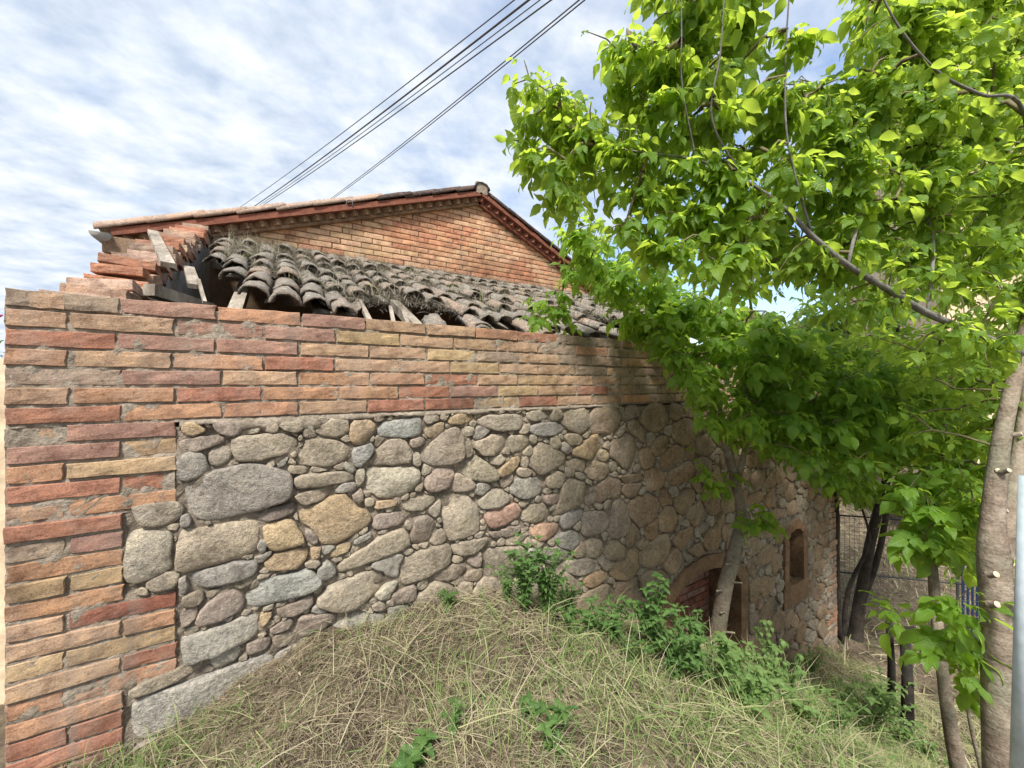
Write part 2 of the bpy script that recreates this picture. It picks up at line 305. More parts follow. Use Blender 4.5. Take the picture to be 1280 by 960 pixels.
# ------------------------------------------------------------------ brick pieces
BR = dict(R=(.315, .155, .105), M=(.30, .18, .14), O=(.37, .215, .135), T=(.36, .245, .165), Y=(.385, .28, .165), D=(.23, .095, .065), G=(.30, .235, .18))
def brick_mesh(seed, mat, ln=0.248, ht=0.0505, dp=0.10, nxs=6, rough=1.0):
    r = np.random.default_rng(seed); v = []; f = []
    u = np.linspace(-.5, .5, nxs + 1); w = np.array([-.5, -.17, .2, .5])
    e = r.normal(0, .0010 * rough, (nxs + 1, 2)); ends = r.normal(0, .0018 * rough, (4, 2))
    def pt(i, j, ins):
        x = u[i] * ln; z = w[j] * ht
        if j == 0: z += e[i, 0]
        if j == 3: z += e[i, 1]
        if i == 0: x += ends[j, 0] + ins
        if i == nxs: x += ends[j, 1] - ins
        if j == 0: z += ins
        if j == 3: z -= ins
        return x, z
    F_ = {}
    for i in range(nxs + 1):
        for j in range(4):
            x, z = pt(i, j, 0.0018); edge = i in (0, nxs) or j in (0, 3)
            F_[i, j] = len(v); v.append((x, r.normal(0, .0007 * rough) - (0 if edge else .0012), z))
    for i in range(nxs):
        for j in range(3): f.append((F_[i, j], F_[i + 1, j], F_[i + 1, j + 1], F_[i, j + 1]))
    ring = [(i, 0) for i in range(nxs + 1)] + [(nxs, j) for j in (1, 2, 3)] + [(i, 3) for i in range(nxs - 1, -1, -1)] + [(0, j) for j in (2, 1)]
    prev = [F_[k] for k in ring]
    for dep in (0.0025, dp):
        cur = []
        for k in ring:
            x, z = pt(*k, 0); cur.append(len(v)); v.append((x, dep, z))
        n = len(ring)
        for a in range(n): f.append((prev[a], cur[a], cur[(a + 1) % n], prev[(a + 1) % n]))
        prev = cur
    f.append(tuple(prev))
    me = mesh('brick', v, f, mat, False); return me
BM = [brick_mesh(100 + i, M['brick']) for i in range(9)]
BH = [brick_mesh(200 + i, M['brick'], 0.118, nxs=3) for i in range(5)]
GM = [brick_mesh(300 + i, M['gbrick'], 0.19, 0.046, 0.05, 4, 0.6) for i in range(5)]
def jit(c, a=0.12): k = 1 + random.uniform(-a, a); return tuple(min(.9, max(.01, x * k * (1 + random.uniform(-.02, .02)))) for x in c)
def put_brick(parent, x0, x1, zc, code, y=0.0, name='brick'):
    ln = x1 - x0; half = ln < 0.18; me = random.choice(BH if half else BM); base = 0.118 if half else 0.248
    m = Matrix.Translation((0.5 * (x0 + x1), y + random.gauss(0, .003), zc)) @ Matrix.Rotation(random.gauss(0, .006), 4, 'Y') @ Matrix.Rotation(random.gauss(0, .012), 4, 'Z') @ Matrix.Rotation(random.gauss(0, .02), 4, 'X') @ Matrix.Diagonal((ln / base, 1, random.uniform(.96, 1.04), 1))
    return link(name, me, parent, m, jit(BR[code]))

# ------------------------------------------------------------------ ruined shed: front wall, side wall, lean-to roof
shed = thing('ruined_shed', (3.0, 0.1, -0.6), 'ruined shed of rubble stone and old brick with a collapsing lean-to tile roof', 'building')
WEND = 5.98; BAND_B = -0.135; TOP = 0.29; CH = 0.06
DX0, DX1, DSPR, DTOP = 3.05, 4.02, -1.72, -1.44                     # arched doorway (heights relative to the eye)
WX0, WX1, WZ0, WZ1 = 4.84, 5.13, -1.92, -1.40                        # small arched window
DC = .5 * (DX0 + DX1); DR = .5 * (DX1 - DX0)
def door_top(t): return DSPR + (DTOP - DSPR) * np.sqrt(np.clip(1 - ((t - DC) / DR) ** 2, 0, 1))
WC = .5 * (WX0 + WX1); WR = .5 * (WX1 - WX0)
def win_top(t): return (WZ1 - .10) + .10 * np.sqrt(np.clip(1 - ((t - WC) / WR) ** 2, 0, 1))
core = MB(); Z = EYE
core.box(0.01, DX0 - .02, 0.045, 0.24, Z - 3.2, Z + BAND_B)
edges = np.linspace(DX0 - .02, DX1 + .02, 15)
for a, b in zip(edges[:-1], edges[1:]): core.box(a, b, 0.045, 0.24, Z + float(door_top(.5 * (a + b))) + .03, Z + BAND_B)
core.box(DX1 + .02, WX0 - .02, 0.045, 0.24, Z - 3.2, Z + BAND_B)
core.box(WX0 - .02, WX1 + .02, 0.045, 0.24, Z - 3.2, Z + WZ0 - .02); core.box(WX0 - .02, WX1 + .02, 0.045, 0.24, Z + WZ1 + .02, Z + BAND_B)
core.box(WX1 + .02, WEND - .01, 0.045, 0.24, Z - 3.2, Z + BAND_B)
core.box(0.01, WEND - .01, 0.030, 0.125, Z + BAND_B, Z + TOP - .012)
wall = core.build('front_wall', M['earthmortar'], shed)
def rough_sheet(name, mask, x0, x1, z0, z1, step, ybase, amp, mat, parent, seed):
    r = np.random.default_rng(seed); X = np.arange(x0, x1 + 1e-6, step); Zs = np.arange(z0, z1 + 1e-6, step)
    A, B = np.meshgrid(X, Zs, indexing='ij'); nz = r.normal(0, 1, A.shape)
    nz = (nz + np.roll(nz, 1, 0) + np.roll(nz, 1, 1) + np.roll(nz, -1, 0) + np.roll(nz, -1, 1)) / 2.2
    Y = ybase + amp * nz; I = np.arange(A.size).reshape(A.shape)
    qd = np.stack([I[:-1, :-1], I[1:, :-1], I[1:, 1:], I[:-1, 1:]], -1).reshape(-1, 4)
    cx = .25 * (A[:-1, :-1] + A[1:, :-1] + A[1:, 1:] + A[:-1, 1:]).ravel(); cz = .25 * (B[:-1, :-1] + B[1:, :-1] + B[1:, 1:] + B[:-1, 1:]).ravel()
    return link(name, fastmesh(name, np.stack([A, Y, B], -1).reshape(-1, 3), qd[mask(cx, cz)], None, mat, True), parent)
def not_open(t, z):
    h = z - EYE
    return ~((t > DX0 - .03) & (t < DX1 + .03) & (h < door_top(t) + .03)) & ~((t > WX0 - .02) & (t < WX1 + .02) & (h > WZ0 - .02) & (h < WZ1 + .02))
rough_sheet('joint_mortar', lambda t, z: np.ones(len(t), bool), 0.005, WEND, Z + BAND_B, Z + TOP - .008, .0135, 0.0062, .0028, M['mortar'], wall, 1)
rough_sheet('joint_mortar', lambda t, z: t < np.where((np.floor((Z + TOP - z) / CH) <= 11) | ((np.floor((Z + TOP - z) / CH) >= 17) & (np.floor((Z + TOP - z) / CH) <= 21)), .392, .258), 0.005, .46, Z - 1.5, Z + BAND_B, .0135, 0.0062, .0028, M['mortar'], wall, 2)
rough_sheet('rubble_mortar', lambda t, z: not_open(t, z) & (t > .24), 0.2, WEND, Z - 3.05, Z + BAND_B, .018, 0.0105, .0055, M['earthmortar'], wall, 3)
# brick band over the whole wall: half-brick running bond, colours read off row by row
ROWS = ['GMOMTTORGGTGOGTTGOTGRTGOTG', 'TTMMYTTTGOGTGTGTOGTGTOGTGT', 'RMMTTYGTGGTTGTOGTGTTGOGTGT', 'OTORTTYTTGTGTGOTGTRGTGOTTG',
        'GMTOORTYTTGTGTGTOGTGTRGTGT', 'TOROORMYTRTGTGTTGOTGTTGOTG', 'ROOTRRYRTTOGTGOTGTTOGTGTOR']
PITCH = 0.262
for k in range(7):
    zc = Z + TOP - CH * (k + .5) + .002; x = 0.012 if k % 2 == 0 else 0.012; n = 0
    cuts = [0.003]
    c = PITCH if k % 2 == 0 else PITCH / 2
    while c < WEND - .08: cuts.append(c + random.uniform(-.012, .012)); c += PITCH
    cuts.append(WEND)
    for a, b in zip(cuts[:-1], cuts[1:]):
        if k == 0 and b < .2: continue
        if b - a > .05:
            code = ROWS[k][n % len(ROWS[k])]; n += 1
            put_brick(wall, a + .0045, b - .0045, zc, code)
# toothed brick pier at the left end
PIER = {7: 'TM', 8: 'MY', 9: 'OY', 10: 'RR', 11: 'TO', 12: 'R', 13: 'GM', 14: 'O', 15: 'YY', 16: 'O', 17: 'TD', 18: 'TO', 19: 'YY', 20: 'TR', 21: 'OO', 22: 'OO', 23: 'R', 24: 'RO', 25: 'M', 26: 'GM', 27: 'G'}
for k, codes in PIER.items():
    zc = Z + TOP - CH * (k + .5) + .002; wide = k <= 11 or 17 <= k <= 21; end = .405 if wide else .268
    if wide: cuts = [.003, .131, end] if k % 2 else [.003, .262, end]
    else: cuts = [.003, end] if k % 2 == 0 else [.003, .137, end]
    for i, (a, b) in enumerate(zip(cuts[:-1], cuts[1:])): put_brick(wall, a + .005, b - .005, zc, codes[min(i, len(codes) - 1)])
# quoins at the far corner
for k in range(7, 52):
    a = WEND - (.26 if k % 2 else .13); put_brick(wall, a, WEND + .006, Z + TOP - CH * (k + .5), random.choice('OTTG'), -.006, 'quoin')

# ---- stones: the large ones follow the photograph, the rest is packed between them
def sc(pts, ox, oy, k): return [(ox + a * k, oy + b * k) for a, b in pts]
ST = dict(t=(.34, .285, .215), g=(.325, .295, .25), b=(.32, .305, .275), o=(.41, .305, .19), p=(.30, .24, .195), k=(.38, .25, .185), l=(.40, .35, .27), d=(.17, .135, .115), r=(.42, .15, .07))
A6 = """p 80,215 170,185 310,178 325,215 200,255 85,268|g 85,290 150,258 220,270 248,340 240,365 130,412 85,400|t 250,245 345,225 358,290 340,310 270,335 245,310|t 360,185 600,165 680,190 690,225 660,265 480,305 375,305 358,250|t 735,195 870,195 955,235 925,305 850,335 700,325 670,295 700,265|o 960,105 1060,100 1080,150 1030,220 970,225 945,180|t 770,145 860,95 940,100 945,165 880,190 790,175|t 590,110 710,110 725,140 690,168 610,150|g 110,420 215,400 240,360 430,315 520,320 640,360 668,400 665,470 640,500 500,545 300,600 200,608 155,580|d 475,575 560,540 680,505 690,545 650,575 530,610 480,600|t 95,650 180,640 490,595 500,650 490,755 300,815 130,865 70,850|o 510,625 660,590 725,700 720,715 570,758 530,720|o 690,560 760,530 870,480 930,465 975,530 1050,560 1060,610 1000,650 880,720 800,720 770,650 700,610|t 640,325 740,335 745,355 730,370 640,368|g 755,335 830,335 835,358 760,362|t 672,390 700,375 920,355 978,380 970,400 840,425 680,445|t 675,478 700,462 860,430 855,460 820,500 720,525 690,505|b 960,245 1065,215 1070,260 1000,340 970,330|t 1040,320 1100,230 1150,195 1220,195 1260,270 1240,320 1060,328|b 1085,165 1110,115 1200,95 1308,84 1314,172 1220,188 1100,185|l 1030,345 1080,342 1200,336 1300,340 1300,400 1260,450 1200,485 1100,492 1032,452|t 955,480 1010,440 1020,500 990,525|g 925,305 985,350 960,375 925,345|g 1020,495 1075,490 1070,520 1030,540|o 1065,535 1090,505 1180,500 1180,525 1080,548|p 1065,600 1090,570 1200,560 1240,585 1225,615 1100,650 1060,640|t 885,820 1040,730 1080,690 1210,640 1250,670 1245,735 1050,810 890,870|o 510,815 560,780 640,755 735,735 740,790 680,845 560,850|o 745,740 800,730 800,790 760,800|o 840,770 900,720 955,705 950,750 860,790|g 965,705 1050,655 1060,680 970,730|g 135,880 240,845 400,805 480,800 495,830 470,875 300,930 200,945 150,930|g 465,790 550,755 565,760 510,810 480,815|g 490,720 510,695 540,720 520,765 495,760|b 412,944 520,900 756,840 820,916 716,972 440,1048|g 780,850 840,800 885,840 870,880 800,905|t 780,996 860,916 1044,860 1116,860 1108,944 992,1036 884,1056 784,1016|k 475,885 550,862 555,880 490,895|p 725,645 760,640 795,700 780,725 730,690|g 525,330 570,290 575,325 550,345|g 580,310 640,280 630,320 600,338|t -150,540 -60,520 80,505 118,540 100,590 30,628 -100,632|l -175,655 -60,650 60,660 60,760 60,840 -40,890 -150,925 -180,860 -170,740|g 100,585 135,570 158,600 150,630 100,632|g 90,890 130,880 145,940 120,990 95,985"""
A6B = """p 440,245 470,170 590,105 625,140 620,195 540,225 460,252|t 385,145 460,110 475,150 440,175 390,178|g 378,75 400,60 415,110 385,135|p 380,220 400,180 450,180 440,220 395,265|t 395,285 410,260 455,255 455,270 420,288|g 385,305 420,290 680,195 680,280 630,310 480,370 400,395|g 495,375 520,345 610,325 612,370 530,415 505,405|p 630,320 725,290 728,330 640,362|t 735,290 800,270 825,305 770,335 738,330|p 715,265 800,220 815,240 790,265 730,280|p 745,185 800,170 885,130 890,170 820,210 760,215|p 830,215 970,195 975,225 930,260 840,305 835,270|t 190,520 190,490 330,430 470,380 470,405 390,450 220,520|g 190,560 230,525 480,440 735,345 735,430 560,520 330,650 210,700 190,620|g 910,330 950,260 1040,200 1165,205 1150,280 1040,350 930,400|g 1140,285 1170,215 1240,220 1240,245 1180,275|g 1170,185 1250,165 1250,215 1180,215|t 1110,175 1150,155 1170,185 1120,192|g 740,360 830,320 870,340 850,400 780,435 745,420|g 870,310 905,290 910,320 880,335|o 685,210 730,195 720,235 690,255|r 730,225 765,215 765,235 745,242|t 690,190 745,160 735,185 700,195|p 1185,130 1280,90 1280,150 1200,170|t 480,130 530,110 535,125 490,150"""
A7 = """t 115,80 195,75 195,105 125,122|o 125,140 220,105 225,160 150,190 130,180|o 240,90 300,65 370,75 365,105 290,125 240,120|t 385,100 430,75 610,70 620,110 600,150 480,155 400,130|t 630,60 740,45 750,90 680,108 640,100|b 640,140 690,115 790,110 840,140 790,175 690,180 650,165|t 100,260 160,210 230,150 290,130 320,180 320,290 250,325 140,325 105,300|l 310,150 340,130 375,145 370,180 320,185|t 325,200 350,190 370,270 350,290 325,285|t 370,210 470,170 530,170 530,235 470,280 400,275 375,240|t 540,175 640,175 645,225 610,260 550,265|t 655,300 670,240 700,210 760,235 830,275 820,310 760,350 700,380 660,345|t 745,190 790,175 805,210 790,245 750,240|t 820,175 870,165 915,195 900,225 840,225|t 275,345 380,275 430,310 490,360 495,395 430,410 350,395|t 440,295 520,270 535,290 500,330 450,320|o 485,355 560,290 600,280 600,320 560,360 500,385|b 610,290 640,280 640,335 610,340|p 125,385 190,340 265,335 275,380 240,440 160,460 125,440|t 0,510 60,495 170,475 175,510 110,555 20,550|p 65,620 75,590 130,570 180,605 175,660 140,710 60,720 50,690|t 205,545 215,470 330,465 390,540 400,600 395,660 320,690 240,705 225,640|t 385,520 430,460 480,440 545,470 545,510 490,535 410,545|g 545,430 580,395 700,385 720,410 710,470 620,495 555,470|k 415,570 460,545 580,515 605,545 590,590 510,630 450,640 430,610|t 605,580 630,530 720,510 750,570 735,600 670,620 610,600|t 730,390 790,350 830,380 800,440 735,440|p 720,475 790,470 800,500 760,525 725,520|k 650,640 700,620 790,615 800,650 750,700 690,705 660,675|b 800,590 850,550 920,545 915,590 840,640 805,640|g 920,560 1010,550 1045,600 1030,650 930,690 900,660|b 770,690 840,650 890,660 900,710 860,750 800,740|t 260,720 430,685 460,690 420,740 340,780 260,770|t 410,790 450,740 620,725 630,830 560,880 430,880 425,850|t 0,800 110,750 240,715 255,750 245,815 150,870 20,925 0,915|t 150,880 250,820 320,810 335,850 300,895 200,910|t 320,885 350,850 410,840 420,870 390,905 330,905|g 640,740 690,745 715,765 700,800 645,800|t 830,315 880,290 930,300 920,365 850,345|t 930,320 970,300 1030,320 1040,370 1010,400 940,395|o 1045,315 1085,305 1090,350 1055,365|t 1090,380 1200,365 1225,395 1130,425|p 500,650 540,635 600,625 600,660 510,690|p 440,660 535,645 530,680 460,688|t -10,200 25,195 60,270 55,315 -10,320|p 45,200 110,185 130,210 80,240 50,235|g 820,810 900,790 980,800 985,860 900,880 830,860|t 1000,720 1080,700 1130,740 1110,800 1030,800"""
traced = []
for txt, ox, oy, k in ((A6, 200, 500, .25), (A6B, 100, 700, .328), (A7, 500, 500, .25)):
    for item in txt.split('|'):
        w = item.split(); pts = sc([tuple(map(float, c.split(','))) for c in w[1:]], ox, oy, k)
        P3 = [wallpt(a, b) for a, b in pts]; traced.append((w[0], np.array([(p[0], p[2]) for p in P3])))
GS = 0.003; GT0, GT1, GZ0, GZ1 = 0.25, WEND, Z - 2.98, Z + BAND_B + .004
TT, ZZ = np.meshgrid(np.arange(GT0, GT1, GS), np.arange(GZ0, GZ1, GS), indexing='ij'); H = ZZ - EYE
occ = np.zeros(TT.shape, bool)
occ |= ~not_open(TT, ZZ)
dd = np.hypot((TT - DC) / (DR + .125), (H - DSPR) / (DTOP - DSPR + .125)); occ |= (dd < 1) & (H > DSPR - .01)
occ |= (np.abs(TT - DC) < DR + .125) & (H <= DSPR)
occ |= (TT < DX0 - .02) & (TT > DX0 - .32) & (H < DSPR - .05)
occ |= (TT > WX0 - .11) & (TT < WX1 + .11) & (H > WZ0 - .22) & (H < WZ1 + .14)
for k in range(7, 30):
    wide = k <= 11 or 17 <= k <= 21; z1 = TOP - CH * k; occ |= (TT < (.415 if wide else .278)) & (H < z1 + .003) & (H > z1 - CH - .003)
for k in range(7, 52):
    z1 = TOP - CH * k; occ |= (TT > WEND - (.27 if k % 2 else .14)) & (H < z1) & (H > z1 - CH)
occ |= ZZ < gh(TT, -0.02) - .10
occ[:2] = True; occ[-2:] = True; occ[:, :2] = True; occ[:, -2:] = True
def inpoly(px_, pz_, poly):
    r = np.zeros(px_.shape, bool); n = len(poly)
    for i in range(n):
        x0, z0 = poly[i]; x1, z1 = poly[(i + 1) % n]
        c = ((z0 > pz_) != (z1 > pz_)) & (px_ < (x1 - x0) * (pz_ - z0) / (z1 - z0 + 1e-12) + x0); r ^= c
    return r
def stamp(poly, grow=0.004):
    c = poly.mean(0); d = poly - c; ln = np.linalg.norm(d, axis=1, keepdims=True); pg = c + d * (1 + grow / np.maximum(ln, .004))
    i0 = max(0, int((pg[:, 0].min() - GT0) / GS) - 1); i1 = int((pg[:, 0].max() - GT0) / GS) + 2
    j0 = max(0, int((pg[:, 1].min() - GZ0) / GS) - 1); j1 = int((pg[:, 1].max() - GZ0) / GS) + 2
    if i1 <= i0 or j1 <= j0: return
    occ[i0:i1, j0:j1] |= inpoly(TT[i0:i1, j0:j1], ZZ[i0:i1, j0:j1], pg)
def chaikin(p):
    q_ = np.roll(p, -1, 0); return np.stack([p * .87 + q_ * .13, p * .13 + q_ * .87], 1).reshape(-1, 2)
def resample(p, step):
    q_ = np.roll(p, -1, 0); seg = np.linalg.norm(q_ - p, axis=1); cum = np.concatenate([[0], np.cumsum(seg)])
    n = int(np.clip(cum[-1] / step, 9, 26)); s = np.arange(n) / n * cum[-1]; pc = np.vstack([p, p[:1]])
    return np.stack([np.interp(s, cum, pc[:, 0]), np.interp(s, cum, pc[:, 1])], 1)
stones = []
for code, poly in traced:
    c_ = poly.mean(0); dv_ = poly - c_; pe = c_ + dv_ * (1 + .0028 / np.linalg.norm(dv_, axis=1, keepdims=True)); pc = chaikin(pe); pr = resample(pc, .022); pr = pr + RNG.normal(0, .0016, pr.shape); stones.append((code, pr)); stamp(poly, .004)
ANG = np.linspace(0, 2 * math.pi, 17)[:-1]
def pack(rx0, ry0, thr0, tries):
    ci = RNG.integers(0, occ.shape[0], tries); cj = RNG.integers(0, occ.shape[1], tries)
    for i, j in zip(ci, cj):
        if occ[i, j]: continue
        kf = float(np.interp(TT[i, j], [1.9, 3.2], [1, .62])); rx, ry, thr = rx0 * kf, ry0 * kf, thr0 * kf
        nr = int(RNG.integers(9, 13)); A_ = (np.arange(nr) + RNG.uniform(-.3, .3, nr)) / nr * 2 * math.pi + RNG.uniform(0, 1)
        sx = RNG.uniform(.75, 1.25); a0 = RNG.uniform(-.35, .35)
        R0 = 1 / np.sqrt((np.cos(A_ - a0) / (rx * sx)) ** 2 + (np.sin(A_ - a0) / (ry / sx ** .5)) ** 2) * RNG.uniform(1.1, 1.9, nr)
        ns = int(R0.max() / GS) + 1; rr = (np.arange(1, ns + 1) * GS)
        I = np.clip((i + np.cos(A_)[:, None] * rr / GS).astype(int), 0, occ.shape[0] - 1); J = np.clip((j + np.sin(A_)[:, None] * rr / GS).astype(int), 0, occ.shape[1] - 1)
        hit = occ[I, J]; first = np.where(hit.any(1), rr[hit.argmax(1)] - .0025, 9)
        r_ = np.minimum(first, R0)
        if r_.min() < thr * .33 or r_.mean() < thr: continue
        r_ = np.minimum(r_, np.minimum(np.roll(r_, 1), np.roll(r_, -1)) * 1.55)
        c = np.array([TT[i, j], ZZ[i, j]]); raw = c + np.stack([np.cos(A_) * r_, np.sin(A_) * r_], 1)
        poly = resample(chaikin(raw), .02) if rx0 > .04 else raw
        stones.append((random.choice('tttttgggppbolt'), poly + RNG.normal(0, .0009, poly.shape))); stamp(raw, .003)
for a in ((.17, .10, .088, 1500), (.13, .085, .068, 3000), (.10, .06, .05, 4000), (.07, .045, .034, 5000), (.045, .03, .021, 9000), (.028, .02, .0135, 14000), (.018, .013, .0085, 14000)): pack(*a)
def stone_geo(poly, r, bulge):
    """broken face: a few flat cleavage planes meeting in blunt edges, rim set back into the joint"""
    c = poly.mean(0); n = len(poly); rad = float(np.mean(np.linalg.norm(poly - c, axis=1))); v = []; f = []
    off = r.uniform(-.009, .002) if rad > .02 else r.uniform(-.004, .008); tx, tz = r.normal(0, .07, 2); b = bulge
    pl = [(w, r.uniform(.08, .34), r.uniform(.05, .75)) for w in r.uniform(0, 6.28, r.integers(3, 7))]
    ph = r.uniform(0, 6.28, 4); fq = 26 / max(.5, rad / .05)
    def face(d):
        y = max([-b] + [-b + m_ * (d[0] * math.cos(w) + d[1] * math.sin(w) - o_ * rad) for w, m_, o_ in pl])
        y += .0022 * min(1, rad / .04) * (math.sin(d[0] * fq * 1.7 + ph[0]) * math.sin(d[1] * fq * 2 + ph[1]) + .6 * math.sin(d[0] * fq * 4 + d[1] * fq * 3 + ph[2]))
        return min(y, .010) + off + max(-.014, min(.014, d[0] * tx + d[1] * tz))
    for k, back in ((1.0, .06), (1.0, .014), (.985, .0035), (.93, 0), (.72, 0), (.48, 0), (.24, 0)):
        for p in poly:
            d = (p - c) * k; y = .06 if back == .06 else face(d) + back
            v.append((c[0] + d[0], y, c[1] + d[1]))
    R_ = 7
    for a_ in range(R_ - 1):
        for i in range(n): f.append((a_ * n + i, (a_ + 1) * n + i, (a_ + 1) * n + (i + 1) % n, a_ * n + (i + 1) % n))
    v.append((c[0], face(np.zeros(2)), c[1])); e = len(v) - 1; b0 = (R_ - 1) * n
    for i in range(n): f.append((b0 + i, e, b0 + (i + 1) % n))
    return v, [tuple(reversed(q_)) for q_ in f]
def pxsize(poly):
    c = poly.mean(0); a = proj(np.array([poly[:, 0], np.zeros(len(poly)), poly[:, 1]]).T); return (a[0].max() - a[0].min()) * (a[1].max() - a[1].min())
order = sorted(stones, key=lambda s_: -pxsize(s_[1])); chips_v, chips_f, chips_t = [], [], []
for n_, (code, poly) in enumerate(order):
    rad = float(np.mean(np.linalg.norm(poly - poly.mean(0), axis=1))); v, f = stone_geo(poly, RNG, min(.014, .003 + rad * .10))
    if n_ < 298:
        c = Vector((poly[:, 0].mean(), 0, poly[:, 1].mean())); me = mesh('stone', [Vector(p) - c for p in v], f, M['stone'], True)
        col = jit(ST[code], .14); e_ = min(1, max(0, (c.x - 1.9) / 1.1)); col = tuple(a * (1 - .7 * e_) + b * .7 * e_ for a, b in zip(col, jit((.285, .185, .10), .2)))  # far stones turn earth brown, with the tree's shade put into the colour
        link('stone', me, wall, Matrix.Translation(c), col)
    else:
        b = len(chips_v); chips_v += v; chips_f += [tuple(b + i for i in q_) for q_ in f]
if chips_v:
    o = link('small_stones', mesh('small_stones', chips_v, chips_f, M['stone'], True), wall, None, ST['t']); o['kind'] = 'stuff'
print('stones', len(stones))
# mortar bed smeared under the brick band
r = np.random.default_rng(5); X = np.arange(.41, 2.6, .02); v = []; f = []
low = .014 + (.045 * np.abs(np.sin(X * 5.1 + .6)) ** 1.5 + .02 * np.abs(np.sin(X * 13))) * np.clip((1.6 - X) / .9, .25, 1) + r.normal(0, .004, len(X))
for i, x in enumerate(X):
    for k, (zf, y) in enumerate(((0, .002), (.35, -.005), (.8, -.006), (1, .03))): v.append((x, y + r.normal(0, .0025), Z + BAND_B + .006 - low[i] * zf))
for i in range(len(X) - 1):
    for k in range(3): f.append((i * 4 + k, i * 4 + k + 1, (i + 1) * 4 + k + 1, (i + 1) * 4 + k))
link('mortar_bed', mesh('mortar_bed', v, f, M['mortar'], True), wall)
# doorway: rendered arch ring, jambs, infill
def arch_ring(name, cx, rx, spr, top, zb, wdt, yf, yb, mat, parent, seg=18):
    v = []; f = []; prof = [(cx - rx, zb)] + [(cx - rx * math.cos(math.pi * i / seg), spr + (top - spr) * math.sin(math.pi * i / seg)) for i in range(seg + 1)] + [(cx + rx, zb)]
    out = [(cx - rx - wdt, zb)] + [(cx - (rx + wdt) * math.cos(math.pi * i / seg), spr + (top - spr + wdt) * math.sin(math.pi * i / seg)) for i in range(seg + 1)] + [(cx + rx + wdt, zb)]
    n = len(prof)
    for (a, b), (c, d) in zip(prof, out):
        j = random.gauss(0, .004); v += [(a, yb, Z + b), (a, yf + j, Z + b), (c + random.gauss(0, .006), yf + j, Z + d + random.gauss(0, .006)), (c, .05, Z + d)]
    for i in range(n - 1):
        for k in range(3): f.append((i * 4 + k, (i + 1) * 4 + k, (i + 1) * 4 + k + 1, i * 4 + k + 1))
    return link(name, mesh(name, v, f, mat, False), parent)
door = arch_ring('doorway_arch', DC, DR, DSPR, DTOP, -3.0, .11, -.012, .30, M['render'], shed)
MB().box(DX0 - .33, DX0 - .112, .002, .05, Z - 2.7, Z + DSPR - .06).build('doorway_render', M['render'], shed)
infill = MB().box(DX0 - .05, DX1 + .05, .285, .33, Z - 3.0, Z + DTOP + .05).build('doorway_infill', M['gmortar'], shed)
for k in range(26):
    zc = Z + DTOP - .02 - k * .06; x = DX0 + (0 if k % 2 else -.11)
    while x < DX1:
        a, b = max(x, DX0 + .005), min(x + .245, DX1 - .005)
        if b - a > .05: put_brick(infill, a, b, zc, random.choice('DDDM'), .27)
        x += .255
for k in range(8):
    z1 = Z + DSPR + .12 - k * .15
    for a, b in (((DX0 + .008, DX0 + .085), (DX0 + .095, DX0 + .27)) if k % 2 else ((DX0 + .008, DX0 + .20), (DX0 + .21, DX0 + .27))):
        if z1 - EYE > float(door_top(a + .03)): continue
        m = Matrix.Translation((.5 * (a + b), .07, z1 - .07)) @ Matrix.Diagonal(((b - a) / .118, 1.6, .138 / .047, 1))
        link('hollow_brick', BH[k % 5], infill, m, jit((.22, .075, .055)))
MB().box(DX0 + .003, DX0 + .268, .09, .13, Z - 3, Z + DSPR + .11).build('mortar_joint', M['grey_render'], infill)
# small arched window with its orange surround
win = arch_ring('window_surround', WC, WR, WZ1 - .10, WZ1, WZ0, .085, -.012, .22, M['render'], shed, 16)
MB().box(WX0 - .10, WX1 + .10, -.014, .05, Z + WZ0 - .20, Z + WZ0 - .002).build('window_apron', M['render'], shed)
MB().box(WX0 - .05, WX1 + .05, .20, .235, Z + WZ0 - .05, Z + WZ1 + .05).build('window_board', M['darkwood'], shed)
# side wall climbing back at the left end, its top ragged
def rake(s): return TOP + .012 + .46 * s
S1 = 2.36; side = MB()
cuts = np.linspace(.13, S1, 16)
for a, b in zip(cuts[:-1], cuts[1:]): side.box(.015, .20, a, b, Z - 2.6, Z + rake(.5 * (a + b)) - .14)
side = side.build('side_wall', M['grey_render'], shed)
for lay in range(3):
    y = .14 + lay * .04
    while y < 2.25:
        wd = random.uniform(.085, .125); zt = Z + rake(y) - .125 + lay * .036
        if not (lay == 2 and (y < .5 or random.random() < .4)):
            hw = random.uniform(.165, .20); off = random.uniform(-.012, .012)
            m = Matrix.Translation((.112 + off, y + wd / 2, zt)) @ Matrix.Rotation(random.gauss(-.05, .08), 4, 'X') @ Matrix.Rotation(random.gauss(0, .09), 4, 'Z') @ Matrix.Rotation(random.gauss(0, .05), 4, 'Y') @ Matrix.Diagonal((hw / .248, 1.12, random.uniform(.75, 1.0), 1))
            link('coping_brick', random.choice(BM), side, m @ Matrix.Translation((0, -.05, 0)), jit(random.choice(((.40, .27, .20), (.42, .30, .235), (.36, .27, .21), (.40, .20, .13))), .15))
        y += wd + .008
# front top corner: loose mortar lump and bricks over the step
for (a, b, k, c) in ((.055, .13, 0, 'T'), (.14, .262, 0, 'G')): put_brick(wall, a, b, Z + TOP - CH * (k + .5), c)
